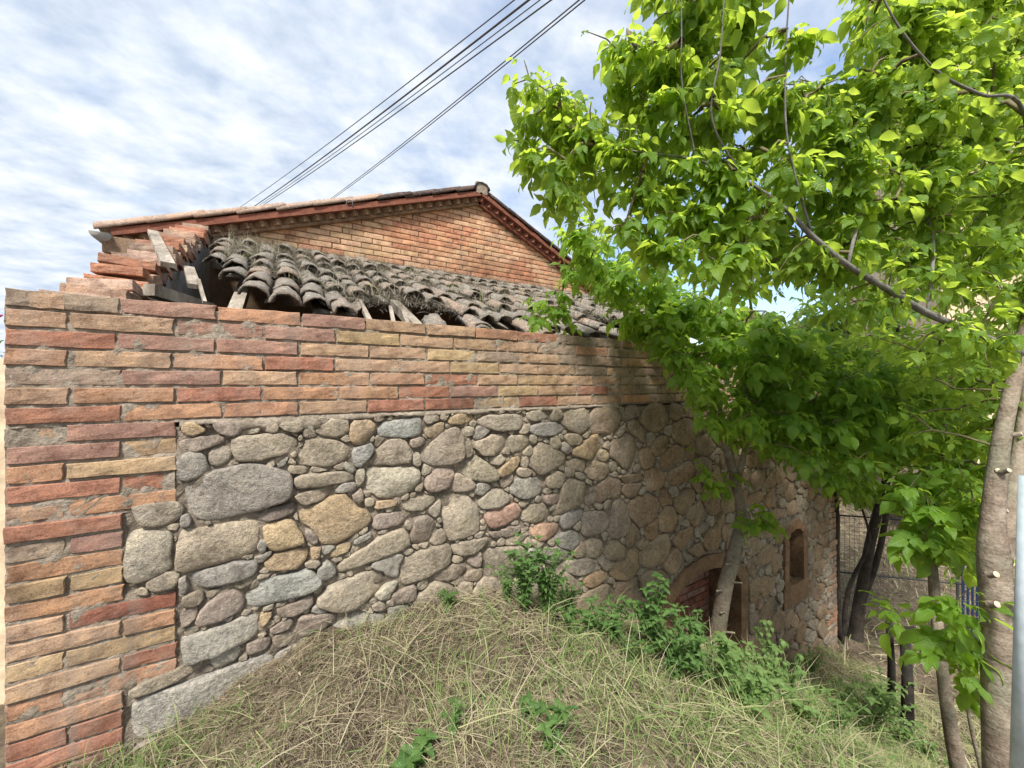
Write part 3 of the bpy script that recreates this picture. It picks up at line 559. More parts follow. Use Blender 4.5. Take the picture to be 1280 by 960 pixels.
# lean-to roof
RZ0, RS0, RZ1, RS1 = .37, .42, 1.24, 2.37
SL = (RZ1 - RZ0) / (RS1 - RS0); TH = math.atan(SL)
def roof_z(s, x=0.0):
    w = np.clip((RS1 - s) / (RS1 - RS0), 0, 1)
    return Z + RZ0 + (s - RS0) * SL - w * (.07 * np.exp(-((x - 1.5) / .35) ** 2) + .05 * np.exp(-((x - 2.5) / .3) ** 2) + .03 * np.sin(x * 7) * (x > .5))
roof = MB()
def tile_mesh(seed, mat, r0=.066, r1=.054, ln=.34, th=.012, seg=7, rough=1):
    rg = np.random.default_rng(seed); v = []; f = []; K = 4
    jr = rg.normal(0, .0035 * rough, (K, seg + 1))
    for lay in (0, 1):
        for i in range(K):
            yy = -ln / 2 + ln * i / (K - 1); R_ = r0 + (r1 - r0) * i / (K - 1) - lay * th
            for j in range(seg + 1):
                w = math.pi * (j / seg); e = (rg.normal(0, .006 * rough) if i in (0, K - 1) and lay == 0 else 0)
                v.append((-(R_ + jr[i, j]) * math.cos(w), yy + e, (R_ + jr[i, j]) * math.sin(w) * .86))
    n = seg + 1; o = K * n
    for i in range(K - 1):
        for j in range(seg):
            f.append((i * n + j, i * n + j + 1, (i + 1) * n + j + 1, (i + 1) * n + j)); f.append((o + i * n + j, o + (i + 1) * n + j, o + (i + 1) * n + j + 1, o + i * n + j + 1))
        for j in (0, seg):
            q_ = (i * n + j, (i + 1) * n + j, o + (i + 1) * n + j, o + i * n + j); f.append(q_ if j == 0 else q_[::-1])
    for i in (0, K - 1):
        for j in range(seg):
            q_ = (i * n + j, o + i * n + j, o + i * n + j + 1, i * n + j + 1); f.append(q_ if i == 0 else q_[::-1])
    return mesh('tile', v, f, mat, True)
TL = [tile_mesh(400 + i, M['tile']) for i in range(6)]
deckv = MB()
for i in range(24):                                             # boards under the tiles
    a = .40 + i * .235
    s0 = 1.35 if a < .52 else (.95 if a < .7 else (1.25 if 1.05 < a < 1.9 else (1.35 if a > 2.6 else .62)))
    s0 += random.uniform(-.08, .08)
    mt = Matrix.Translation((a, s0, roof_z(s0, a) - .06)) @ Matrix.Rotation(TH, 4, 'X'); ln = (RS1 - s0) / math.cos(TH)
    deckv.box(0, .228, 0, ln, -.018, 0, mt)
roofp = deckv.build('roof_deck', M['wood'], shed)
pitch = .134; ncol = 0; xcol = .34
while xcol < 5.9:
    first = 0
    if xcol < .42: first = 3.2
    elif xcol < .60: first = 1.9
    elif 1.12 < xcol < 1.72: first = random.choice((1.2, 2.0, 2.6))
    elif 1.9 < xcol < 2.2: first = random.choice((.9, 1.4))
    elif xcol > 2.45: first = random.choice((0, 1.3, 2.2))
    else: first = random.choice((0, 0, .4))
    wob = random.uniform(-.02, .02); k = 0
    while True:
        s_ = RS0 + .15 + k * .235 + wob; k += 1
        if s_ > RS1 - .10: break
        if k - 1 < first or random.random() < .035: continue
        mt = Matrix.Translation((xcol + random.gauss(0, .010), s_, roof_z(s_, xcol) + random.gauss(.0, .010))) @ Matrix.Rotation(TH - .06 + random.gauss(0, .03), 4, 'X') @ Matrix.Rotation(random.gauss(0, .05), 4, 'Z') @ Matrix.Rotation(random.gauss(0, .07), 4, 'Y')
        link('cover_tile', random.choice(TL), roofp, mt)
        if xcol < 4.0 and not (k - 1 < first + .5):
            mc = Matrix.Translation((xcol + pitch / 2, s_, roof_z(s_, xcol) + .012)) @ Matrix.Rotation(TH - .04 + random.gauss(0, .02), 4, 'X') @ Matrix.Rotation(math.pi + random.gauss(0, .05), 4, 'Y') @ Matrix.Rotation(math.pi, 4, 'Z')
            link('channel_tile', random.choice(TL), roofp, mc)
    xcol += pitch * random.uniform(.96, 1.06); ncol += 1
for x_ in (.52, .98, 1.45, 1.92, 2.5, 3.1, 3.7, 4.4, 5.1):       # rafters
    s0 = .28; mt = Matrix.Translation((x_, s0, roof_z(s0) - .13)) @ Matrix.Rotation(TH, 4, 'X')
    MB().box(-.03, .03, 0, (RS1 - s0) / math.cos(TH) - .03, 0, .06, mt).build('rafter', M['wood'], shed)
MB().box(.22, WEND - .05, RS1 - .005, RS1 + .02, Z + RZ1 - .25, Z + RZ1 + .03).build('flashing_mortar', M['mortar'], shed)
def plank(a, b, w, th, name='broken_board'):
    a = np.array(a); b = np.array(b); d = Vector(b - a); ln = d.length; qt = d.to_track_quat('Y', 'Z')
    m = Matrix.Translation(Vector(a)) @ qt.to_matrix().to_4x4(); MB().box(-w / 2, w / 2, 0, ln, -th / 2, th / 2, m).build(name, M['wood'], shed)
plank(P(210, 331, 1.72), P(191, 290, 2.45), .05, .022)
plank(P(243, 358, 1.85), P(236, 335, 2.3), .05, .022)
plank(P(186, 362, 1.62), P(262, 386, 1.95), .05, .05)
plank(P(463, 403, 2.12), P(446, 370, 2.6), .028, .02); plank(P(492, 404, 2.18), P(488, 384, 2.6), .022, .018); plank(P(510, 406, 2.25), P(503, 386, 2.7), .026, .018)
plank(P(256, 378, 1.78), P(248, 350, 1.9), .014, .014)
for k in range(10):                                              # fallen tiles at the broken edge
    x_ = random.choice((.62, 1.3, 1.55, 1.75, 2.3, 2.9, 3.3, 3.6)) + random.uniform(-.1, .1); s_ = random.uniform(.38, .6)
    link('cover_tile', random.choice(TL), roofp, Matrix.Translation((x_, s_, roof_z(s_, x_) - .02)) @ Matrix.Rotation(random.uniform(-.3, .3), 4, 'Z') @ Matrix.Rotation(TH + random.gauss(0, .12), 4, 'X') @ Matrix.Rotation(random.gauss(0, .25), 4, 'Y'))

# ------------------------------------------------------------------ blades (dry stems, hay, grass)
def blades(n, base, ln, wd, lean, tint, rnd, curl=.5, az=None):
    """base (n,3); lean 0 = upright, 1 = flat; three segments each"""
    az = rnd.uniform(0, 2 * math.pi, n) if az is None else az
    dirh = np.stack([np.cos(az), np.sin(az), np.zeros(n)], 1); side = np.stack([-np.sin(az), np.cos(az), np.zeros(n)], 1)
    side = side + rnd.normal(0, .35, (n, 3)); side /= np.linalg.norm(side, axis=1, keepdims=True)
    p = base.copy(); V = []; el = (1 - lean) * math.pi / 2
    for i in range(4):
        w = wd * (1, .95, .7, .12)[i]; V.append(p - side * w[:, None] / 2); V.append(p + side * w[:, None] / 2)
        d = dirh * np.cos(el)[:, None] + np.array([0, 0, 1]) * np.sin(el)[:, None]; p = p + d * (ln / 3)[:, None]; el = el - curl * rnd.uniform(.2, 1, n)
    V = np.stack(V, 1).reshape(-1, 3); b = np.arange(n)[:, None] * 8
    Q = np.concatenate([b + np.array([2 * i, 2 * i + 1, 2 * i + 3, 2 * i + 2]) for i in range(3)], 0)
    return V, Q, np.repeat(tint, 8)
# dead plants and moss on the lean-to
r = np.random.default_rng(11); n = 46000
bx = r.uniform(.36, 4.2, n); bs = RS0 + (RS1 - RS0) * r.uniform(.08, 1, n) ** .8
clump = np.sin(bx * 9 + np.sin(bs * 7) * 2) + np.sin(bs * 11 + bx * 3); keep = (clump > r.uniform(-1.6, 1.4, n)) & ~((bx < .55) & (bs < 1.35)); bx, bs = bx[keep], bs[keep]; n = len(bx)
base = np.stack([bx, bs, roof_z(bs, bx) + .01 + r.uniform(0, .045, n)], 1)
V, Q, T_ = blades(n, base, r.uniform(.02, .12, n), r.uniform(.0012, .0036, n), np.clip(r.normal(.75, .25, n), .05, 1.05), np.clip(r.normal(.42, .22, n), 0, 1), r, .7)
tc_ = [(.5, 1.8, .16, .35, 420), (.85, 2.1, .25, .15, 160), (1.3, 1.9, .2, .3, 200), (1.9, 1.5, .25, .3, 220), (2.4, 1.2, .3, .4, 240), (1.1, .8, .2, .2, 160), (3.0, 1.6, .4, .4, 260)]; tl = np.vstack([np.stack([r.normal(a, c, e), r.normal(b, d, e)], 1) for a, b, c, d, e in tc_]); tl = tl[(tl[:, 0] > .33) & (tl[:, 1] < 2.33) & (tl[:, 1] > .5) & ((tl[:, 0] > .6) | (tl[:, 1] > 1.35))]; m_ = len(tl)
V2, Q2, T2 = blades(m_, np.stack([tl[:, 0], tl[:, 1], roof_z(tl[:, 1]) + .04], 1), r.uniform(.04, .17, m_), r.uniform(.0012, .003, m_), np.abs(r.normal(.4, .25, m_)), np.clip(r.normal(.65, .2, m_), 0, 1), r, .3)
o = link('dead_plants', fastmesh('dead_plants', np.vstack([V, V2]), np.vstack([Q, Q2 + len(V)]), None, M['moss'], False, np.concatenate([T_, T2])), roofp); o['kind'] = 'stuff'

# ------------------------------------------------------------------ gabled house behind
GS_ = 2.4; PK = (2.755, 2.31); LE = (-.41, 1.20); RE = (5.95, .84)
house = thing('gabled_house', (2.8, 2.5, -1.0), 'house with an orange brick gable and old tiled verge behind the ruined shed', 'building')
def rk(t): return np.where(np.asarray(t) < PK[0], LE[1] + (t - LE[0]) * (PK[1] - LE[1]) / (PK[0] - LE[0]), PK[1] + (t - PK[0]) * (RE[1] - PK[1]) / (RE[0] - PK[0]))
gw = []; xsl = [-.18] + list(np.linspace(-.1, 5.7, 30))
v = []; f = []
for x in xsl:
    zt = Z + float(rk(x)) - .06
    v += [(x, GS_ + .012, Z - 3.2), (x, GS_ + .012, zt), (x, GS_ + 6, zt), (x, GS_ + 6, Z - 3.2)]
for i in range(len(xsl) - 1):
    for k in range(4): f.append((4 * i + k, 4 * i + (k + 1) % 4, 4 * i + 4 + (k + 1) % 4, 4 * i + 4 + k))
f += [(3, 2, 1, 0), tuple(4 * (len(xsl) - 1) + k for k in range(4))]
gable = link('gable_wall', mesh('gable_wall', v, [tuple(reversed(q_)) for q_ in f], M['gmortar']), house)
GC = dict(o=(.47, .265, .16), l=(.52, .335, .215), r=(.44, .215, .13), y=(.49, .325, .195)); k = 0; zc = Z + 1.08
while zc < Z + PK[1]:
    x = -.16 - (.10 if k % 2 else 0)
    while x < 5.7:
        a, b = max(x, -.175), x + .192
        lim = min(float(rk(a)), float(rk(b))) + Z - .145
        if zc + .02 < lim + .06 and b - a > .05:
            blot = math.sin(x * 2.1 + k * .35) + math.sin(x * 3.7 - k * .6)
            c = random.choice('oolyl') if blot < .5 else random.choice('rro')
            hole = any(abs(.5 * (a + b) - hx) < .08 and abs(zc - Z - hz) < .028 for hx, hz in ((.88, 1.60), (1.52, 1.80)))
            if not hole: link('brick', random.choice(GM), gable, Matrix.Translation((.5 * (a + b), GS_, zc)) @ Matrix.Rotation(random.gauss(0, .004), 4, 'Y') @ Matrix.Diagonal(((b - a) / .19, 1, 1.06, 1)), jit(GC[c], .1))
        x += .20 + random.uniform(-.006, .006)
    zc += .058; k += 1
for hx, hz in ((.88, 1.60), (1.52, 1.80)): MB().box(hx - .05, hx + .05, GS_ + .004, GS_ + .011, Z + hz - .03, Z + hz + .03).build('putlog_hole', M['dark'], gable)  # thin black plates, the darkness inside each hole painted on
rv = []; OV = .10
for (a, b) in ((LE, PK), (PK, RE)):
    d = Vector((b[0] - a[0], 0, b[1] - a[1])); ln = d.length; th = math.atan2(d.z, d.x)
    Fm = Matrix.Translation((a[0], 0, Z + a[1])) @ Matrix.Rotation(-th, 4, 'Y')
    left = a is LE
    slab = MB().box(0 if left else .02, ln - (.02 if left else 0), GS_ - OV + .02, GS_ + 6.3, -.045, -.012, Fm).build('roof_slope', M['clay'], house)
    MB().box(0, ln - .01, GS_ - .045, GS_ + .06, -.155, -.128, Fm).build('lower_verge_course', M['clay'] if not left else M['render'], house)
    MB().box(0, ln - .02, GS_ - OV, GS_ + .06, -.072, -.047, Fm).build('upper_verge_course', M['clay'], house)
    MB().box(0, ln - .02, GS_ - .012, GS_ + .05, -.127, -.073, Fm).build('verge_backing', M['clay'], house)
    nt_ = int(ln / .118)
    tooth = mesh('dentil_brick', *(lambda mb: (mb.v, mb.f))(MB().box(-.048, .048, -.048, .048, -.026, .026)), M['render'] if left else M['clay'])
    for i in range(nt_): link('dentil_brick', tooth, house, Fm @ Matrix.Translation((.06 + i * .118, GS_ - .015, -.1)) @ Matrix.Rotation(math.pi / 4 + random.gauss(0, .04), 4, 'Z'))
    vt = [tile_mesh(500 + i + (20 if left else 0), M['vtile'] if left else M['dtile'], .085, .072, .40, .014, 7, .7) for i in range(4)]
    cnt = int(ln / .31)
    for row in range(5):
        for i in range(cnt + 1):
            x = .12 + i * .31
            if x > ln - .05: break
            if not left: x = ln - x
            rot = -math.pi / 2 if left else math.pi / 2
            dm = M['dtile'] if (left and i > cnt - 4) else None
            me = random.choice(vt)
            if dm is not None and row == 0:
                me = tile_mesh(560 + i, dm, .085, .072, .40, .014, 7, .7)
            link('verge_tile' if row == 0 else 'roof_tile', me, house, Fm @ Matrix.Translation((x, GS_ - OV + .085 + row * .20, -.0 + random.gauss(.004, .004))) @ Matrix.Rotation(rot + random.gauss(0, .02), 4, 'Z') @ Matrix.Rotation(.06 + random.gauss(0, .015), 4, 'X'))
for i in range(6): link('ridge_tile', tile_mesh(600 + i, M['dtile'] if i < 2 else M['vtile'], .10, .088, .42, .016, 8, .8), house, Matrix.Translation((PK[0], GS_ - OV + .2 + i * .34, Z + PK[1] + .0)) @ Matrix.Rotation(.03, 4, 'X'))
bm_ = MB().box(-.07, .07, GS_ - OV + .0, GS_ - OV + .05, -.06, .075, Matrix.Translation((PK[0], 0, Z + PK[1]))); bm_.build('ridge_mortar', M['mortar'], house)
# eave at the left: gutter and down pipe
gut = MB(); pts = []
for i in range(2):
    y = GS_ - .16 + i * 6.3
    for j in range(9):
        w = math.pi * j / 8; gut.v.append((LE[0] - .03 - .055 * math.cos(w), y, Z + LE[1] - .07 - .055 * math.sin(w)))
gut.f = [(j, j + 1, 10 + j, 9 + j) for j in range(8)] + [tuple(range(9))[::-1]]
gut.build('gutter', M['pipe'], house, True)
MB().tube([(LE[0] - .02, GS_ + .0, Z + LE[1] - .12), (LE[0] + .06, GS_ + .02, Z + LE[1] - .22), (LE[0] + .10, GS_ + .03, Z + LE[1] - .34), (LE[0] + .10, GS_ + .03, Z - 2.6)], .042, 10).build('down_pipe', M['pipe'], house, True)
MB().box(LE[0] - .03, LE[0] + .2, GS_ - .10, GS_ + .011, Z + LE[1] - .20, Z + LE[1] - .075).build('eave_corbel', M['gmortar'], house)
hk = [P(437 + 4 * math.cos(w), 255 - 5 * math.sin(w), 3.72) for w in np.linspace(3.4, -.4, 9)] + [P(441.5, 259, 3.74)]
MB().tube(hk, .006, 5).build('iron_hook', M['cable'], house)

# ------------------------------------------------------------------ overhead cables
ends = [((300, 259), (643, 0), .008, 'thin uppermost overhead cable crossing the cloudy sky above the gable'), ((316, 259), (661, 0), .014, 'thick overhead cable just below the uppermost one'),
        ((319, 260), (675, 0), .007, 'thin overhead cable in the middle of the left bundle of cables'), ((323, 260), (689, 0), .010, 'lowest overhead cable of the left bundle of four'),
        ((408, 252), (724, 0), .009, 'upper cable of the close overhead pair that passes nearest the tree'), ((411, 252), (731, 0), .009, 'lower cable of the close overhead pair that passes nearest the tree')]
for (a, b, rad, lab) in ends:
    A = P(a[0], a[1], 11.0); B = P(b[0], b[1], 3.6); D = B - A; pts = []
    for i in range(-4, 33):
        w = i / 20; p = A + D * w; p = p - np.array([0, 0, 1]) * (.22 * (w) * (1 - w)); pts.append(p)
    o = MB().tube(pts, rad * .72, 6).build('overhead_cable', M['cable'], None, True); tag(o, lab, 'cable', 'overhead cables')

# ------------------------------------------------------------------ leaves and trees
def leaflet(L_, W_, r, fold=.25, droop=.5, teeth=.12):
    rows = 8; v = []; t = []; uv = []
    for i in range(rows + 1):
        u = i / rows; w = W_ * .5 * (math.sin(math.pi * min(1, u ** .66)) ** 1.05 if 0 < u < 1 else 0) * (1 + (teeth * (1 if i % 2 else -1) if 1 < i < rows else 0))
        a = -droop * u * u; x = L_ * (u - droop * droop * u ** 3 * .12); z = L_ * a * u * .45
        wz = L_ * .035 * math.sin(u * 9 + L_ * 900); v += [(x, w, z + w * fold + wz), (x, 0, z), (x, -w, z + w * fold - wz)]; uv += [(u, 1, 0), (u, 0, 0), (u, -1, 0)]
    for i in range(rows):
        b = i * 3
        for (p, q_) in ((0, 1), (1, 2)): t += [(b + p, b + q_, b + 3 + q_), (b + p, b + 3 + q_, b + 3 + p)]
    return np.array(v), t, np.array(uv, float)
def compound(seed, n=3, L_=.075, W_=.040):
    r = np.random.default_rng(seed); V = []; T = []
    stem = L_ * .75
    b = 0; w = .0012
    sv = np.array([(0, -w, 0), (0, w, 0), (stem + L_ * .5, w * .6, 0), (stem + L_ * .5, -w * .6, 0)]); V.append(sv); T += [(0, 2, 1), (0, 3, 2)]; b = 4; UV = [np.zeros((4, 3))]
    places = [(stem + L_ * .45, 0, 1.1)] + [(stem, s, .92) for s in (1, -1)] + ([(stem * .55, s, .8) for s in (1, -1)] if n >= 5 else [])
    for (x0, s, k) in places:
        v, t, uv = leaflet(L_ * k * r.uniform(.85, 1.1), W_ * k * r.uniform(.85, 1.15), r, r.uniform(.12, .42), r.uniform(.3, .9), .06); UV.append(uv)
        roll = r.normal(0, .35); yaw = s * r.uniform(.75, 1.1) + r.normal(0, .12); pit = r.uniform(.05, .55)
        m = Matrix.Rotation(yaw, 3, 'Z') @ Matrix.Rotation(pit, 3, 'Y') @ Matrix.Rotation(roll, 3, 'X')
        v = v @ np.array(m).T + np.array([x0, 0, 0]); V.append(v); T += [tuple(i + b for i in q_) for q_ in t]; b += len(v)
    return np.vstack(V), np.array(T), np.vstack(UV)
LEAFV = [compound(700 + i, 5 if i % 3 == 0 else 3) for i in range(8)]
def frame(d, up):
    d = d / (np.linalg.norm(d) + 1e-9); y = np.cross(up, d); y /= np.linalg.norm(y) + 1e-9; z = np.cross(d, y); return np.stack([d, y, z], 1)
def chainpts(pts, n=6):
    """smooth polyline through control points (Catmull-Rom); last column radius"""
    p = np.array(pts, float); e = np.vstack([2 * p[0] - p[1], p, 2 * p[-1] - p[-2]]); out = []
    for i in range(1, len(e) - 2):
        for k in range(n):
            u = k / n; a, b, c, d = e[i - 1], e[i], e[i + 1], e[i + 2]
            out.append(.5 * (2 * b + (c - a) * u + (2 * a - 5 * b + 4 * c - d) * u * u + (3 * b - a - 3 * c + d) * u ** 3))
    out.append(p[-1]); return np.array(out)
def build_tree(name, label, cat, limbs, tips, leafmat, barkmats, leafsize, seed, n_obj=300, pairs=(2, 4), twig_len=.22, limb_names=None, leafdown=(.2, .9), group=None, rmin=.0022, attach_limbs=None, stubs=None):
    """limbs: list of Nx4 (x,y,z,radius). tips: Nx3 twig ends."""
    r = np.random.default_rng(seed); root = thing(name, limbs[0][0][:3], label, cat, group)
    nodes = []; par = []; fixed = []
    for li, lb in enumerate(limbs):
        mb = MB(); mb.tube([p[:3] for p in lb], [p[3] for p in lb], 12 if lb[0][3] > .03 else 8)
        o = mb.build('trunk' if li == 0 else 'limb', barkmats[min(li, len(barkmats) - 1)], root, True)
        if attach_limbs is None or li in attach_limbs:
            for i, p in enumerate(lb): nodes.append(p[:3]); par.append(-1); fixed.append(p[3])
    if stubs:
        for (p, d, rad) in stubs:
            MB().tube([p, p + d * .6, p + d], [rad * 1.25, rad, rad], 9, False).build('branch_stub', barkmats[0], root, True)
            MB().tube([p + d * .98, p + d * 1.05], [rad * .99, rad * .9], 9).build('cut_face', M['cut'], root, True)
    nodes = list(map(np.array, nodes)); NB = len(nodes); arr = np.array(nodes); plen = np.zeros(NB)
    tips = np.asarray(tips); d0 = np.array([np.min(np.linalg.norm(arr - t, axis=1)) for t in tips]); tips = tips[np.argsort(d0)]
    cap = NB + len(tips) * 6; A = np.zeros((cap, 3)); A[:NB] = arr; PL = np.zeros(cap); n = NB; parent = [-1] * NB; chains = []
    for t in tips:
        dist = np.linalg.norm(A[:n] - t, axis=1); j = int(np.argmin(dist + .25 * PL[:n])); a = A[j]; dv = t - a; ln = np.linalg.norm(dv)
        k = max(2, min(6, int(ln / .07))); ch = [j]
        mid = np.array([0, 0, .12 * ln]) + r.normal(0, .05 * ln, 3)
        for i in range(1, k + 1):
            u = i / k; A[n] = a + dv * u + mid * (4 * u * (1 - u)) + r.normal(0, .004, 3) * (u < 1); PL[n] = PL[j] + ln * u
            parent.append(ch[-1]); ch.append(n); n += 1
            if n >= cap: break
        chains.append(ch)
        if n >= cap - 7: break
    cnt = np.zeros(n)
    for ch in chains: cnt[ch[-1]] += 1
    for i in range(n - 1, NB - 1, -1):
        if parent[i] >= 0: cnt[parent[i]] += cnt[i]
    tw = MB()
    for ch in chains:
        rad = [rmin * max(1, cnt[ch[min(1, len(ch) - 1)]]) ** .48] + [rmin * max(1, cnt[i]) ** .48 for i in ch[1:]]; rad[-1] *= .5
        tw.tube([A[i] for i in ch], [min(x, .02) for x in rad], 5, False)
    o = tw.build('twigs', M['twig'], root, True); o['kind'] = 'stuff'
    # leaves: opposite pairs along the last stretch of each twig, plus one at the tip
    LV = []
    for ch in chains:
        tip = A[ch[-1]]; bk = A[ch[-2]]; ax = tip - bk; ax /= np.linalg.norm(ax) + 1e-9
        path = [A[i] for i in ch][::-1]; npair = r.integers(pairs[0], pairs[1] + 1); az0 = r.uniform(0, math.pi)
        for pi in range(npair + 1):
            dist = pi * twig_len / max(npair, 1); acc = 0; pos = path[-1]
            for a_, b_ in zip(path[:-1], path[1:]):
                sg = np.linalg.norm(b_ - a_)
                if acc + sg >= dist: pos = a_ + (b_ - a_) * ((dist - acc) / (sg + 1e-9)); break
                acc += sg
            ref = np.cross(ax, (0, 0, 1.0)); ref /= np.linalg.norm(ref) + 1e-9; rf2 = np.cross(ax, ref)
            for sgn in ((1, -1) if pi else (0,)):
                w = az0 + (pi % 2) * math.pi / 2; lat = (math.cos(w) * ref + math.sin(w) * rf2) * sgn
                d = lat * .9 + ax * r.uniform(.3, .8) + r.normal(0, .25, 3); d[2] = d[2] * .5 - r.uniform(*leafdown); up = np.array([0, 0, 1.0]) + r.normal(0, .38, 3)
                LV.append((pos, frame(d, up), leafsize * r.choice((.5, .75, .95, 1.1, 1.25)) * r.uniform(.9, 1.1) * (.7 if pi == 0 else 1), r.integers(0, len(LEAFV)), r.uniform()))
    # keep leaves out of the masonry
    def ok(p): return not (p[1] > -.10 and p[2] < EYE + .36 and p[0] < 6.1) and not (p[1] > .2 and p[0] < 6 and p[2] < roof_z(p[1]) + .06 and p[1] < 2.5) and p[2] > float(gh(p[0], p[1])) + .06
    LV = [l for l in LV if ok(l[0])]
    dep = np.array([(l[0] - CAM) @ FW for l in LV]); px_ = np.array([proj(l[0])[:2] for l in LV])
    far_ok = np.array([np.linalg.norm(l[0] - CAM) > .62 for l in LV]); LV = [l for l, k in zip(LV, far_ok) if k]; dep = dep[far_ok]; px_ = px_[far_ok]
    inside = (dep > .1) & (px_[:, 0] > -20) & (px_[:, 0] < 1300) & (px_[:, 1] > -20) & (px_[:, 1] < 970)
    key = np.where(inside, dep / np.array([l[2] for l in LV]), 1e6); od = np.argsort(key); chosen = set(od[:n_obj].tolist()) if n_obj else set()
    mes = [fastmesh('leaf', v, None, t, leafmat, True, np.full(len(v), .0), u_) for v, t, u_ in LEAFV] if n_obj else []
    for i in chosen:
        if key[i] >= 1e6: continue
        p, fr, sz, vi, ti = LV[i]; m = Matrix.Identity(4)
        for a in range(3):
            for b in range(3): m[a][b] = fr[a, b] * sz
            m[a][3] = p[a]
        link('leaf', mes[vi], root, m)
    VV, TTs, tt, UU = [], [], [], []; b = 0
    for i, (p, fr, sz, vi, ti) in enumerate(LV):
        if i in chosen and key[i] < 1e6: continue
        v, t, u_ = LEAFV[vi]; UU.append(u_); VV.append(v @ (fr * sz).T + p); TTs.append(t + b); b += len(v); tt.append(np.full(len(v), ti))
    o = link('foliage', fastmesh('foliage', np.vstack(VV), None, np.vstack(TTs), leafmat, True, np.concatenate(tt), np.vstack(UU)), root); o['kind'] = 'stuff'
    print(name, 'leaves', len(LV), 'tips', len(tips)); return root
def inpx(x, y, poly): return inpoly(np.array([x]), np.array([y]), np.array(poly, float))[0]
def sample_region(poly, n, dfun, rnd, hole=None, weight=None):
    out = []; p = np.array(poly, float); lo, hi = p.min(0), p.max(0)
    while len(out) < n:
        x, y = rnd.uniform(lo[0], hi[0]), rnd.uniform(lo[1], hi[1])
        if not inpx(x, y, poly) or (hole and inpx(x, y, hole)): continue
        if weight and rnd.uniform() > weight(x, y): continue
        out.append(P(x, y, dfun(x, y)))
    return out
def L4(*pts): return chainpts([(*P(x, y, d), rad) for x, y, d, rad in pts])

# near tree at the right edge
r = np.random.default_rng(21)
t1 = L4((1256, 1010, 1.50, 0.0578), (1250, 900, 1.50, 0.0502), (1246, 780, 1.50, 0.0441), (1242, 700, 1.51, 0.0456), (1241, 650, 1.52, 0.0350), (1250, 560, 1.53, 0.0274), (1262, 500, 1.54, 0.0243), (1276, 440, 1.56, 0.0228), (1284, 380, 1.58, 0.0152), (1292, 300, 1.62, 0.0122), (1296, 200, 1.66, 0.0091), (1285, 60, 1.72, 0.0061))
t1b = L4((1248, 700, 1.52, 0.0380), (1262, 640, 1.58, 0.0319), (1277, 560, 1.66, 0.0274), (1290, 450, 1.76, 0.0213), (1302, 300, 1.9, 0.0137), (1300, 120, 2.0, 0.0091))
br1 = L4((1274, 442, 1.55, 0.0179), (1222, 418, 1.45, 0.0140), (1160, 392, 1.35, 0.0119), (1110, 362, 1.28, 0.0106), (1060, 332, 1.22, 0.0093), (1015, 295, 1.18, 0.0075), (978, 258, 1.16, 0.0059), (930, 225, 1.14, 0.0047), (870, 200, 1.14, 0.0036), (800, 190, 1.15, 0.0026), (740, 180, 1.18, 0.0019))
br2 = L4((1292, 300, 1.62, 0.0086), (1280, 142, 1.30, 0.0058), (1225, 118, 1.20, 0.0045), (1170, 88, 1.14, 0.0036), (1115, 20, 1.1, 0.0029), (1085, -60, 1.1, 0.0022))
br3 = L4((1015, 295, 1.18, 0.0043), (985, 180, 1.12, 0.0032), (982, 80, 1.10, 0.0026), (986, 0, 1.08, 0.0020), (990, -60, 1.08, 0.0014))
br4 = L4((930, 225, 1.14, 0.0036), (890, 150, 1.08, 0.0029), (900, 70, 1.04, 0.0023), (905, 0, 1.02, 0.0018), (908, -50, 1.02, 0.0014))
br5 = L4((870, 200, 1.14, 0.0029), (853, 110, 1.08, 0.0023), (852, 40, 1.04, 0.0018), (852, -40, 1.02, 0.0014))
br6 = L4((1060, 332, 1.22, 0.0058), (1075, 240, 1.26, 0.0047), (1040, 170, 1.26, 0.0036), (1012, 130, 1.26, 0.0022))
br7 = L4((1160, 392, 1.35, 0.0058), (1165, 290, 1.42, 0.0050), (1130, 210, 1.46, 0.0036), (1100, 130, 1.46, 0.0025))
regA = [(655, 110), (690, 95), (735, 115), (770, 80), (750, 45), (815, 20), (830, -60), (1310, -60), (1310, 470), (1180, 470), (1080, 430), (960, 390), (860, 330), (780, 300), (715, 280), (680, 250), (650, 180)]
skyhole = [(925, -70), (948, 20), (940, 80), (985, 92), (1030, 105), (1062, 92), (1085, 40), (1068, -70)]
dA = lambda x, y: float(np.clip(np.interp(x, [630, 760, 900, 1100, 1300], [1.22, 1.14, 1.10, 1.2, 1.4]) + (.16 if (x > 940 and y > 230) else 0) * (1 if r.uniform() < .8 else 0) + abs(r.normal(0, .14)), .95, 1.9))
tips = sample_region(regA, 860, dA, r, skyhole, lambda x, y: np.interp(x, [640, 760, 900], [.45, .65, 1]) * (.35 if y > 340 else 1))
regA2 = [(1120, -60), (1310, -60), (1310, 620), (1230, 600), (1150, 420), (1100, 250)]
tips += sample_region([(1090, 400), (1290, 430), (1290, 660), (1215, 650), (1130, 560)], 110, lambda x, y: r.uniform(1.66, 2.3), r)
tips += sample_region(regA2, 210, lambda x, y: r.uniform(1.72, 2.4), r)
tips += [P(x, y, d) for x, y, d in ((643, 105, 1.2), (655, 75, 1.2), (735, 40, 1.12), (980, 40, 1.1), (1010, 70, 1.1), (1000, 50, 1.1), (1062, 60, 1.15), (905, 20, 1.05), (660, 150, 1.22), (640, 175, 1.25), (660, 215, 1.25), (695, 250, 1.22), (700, 120, 1.2), (720, 160, 1.2))]
st = []
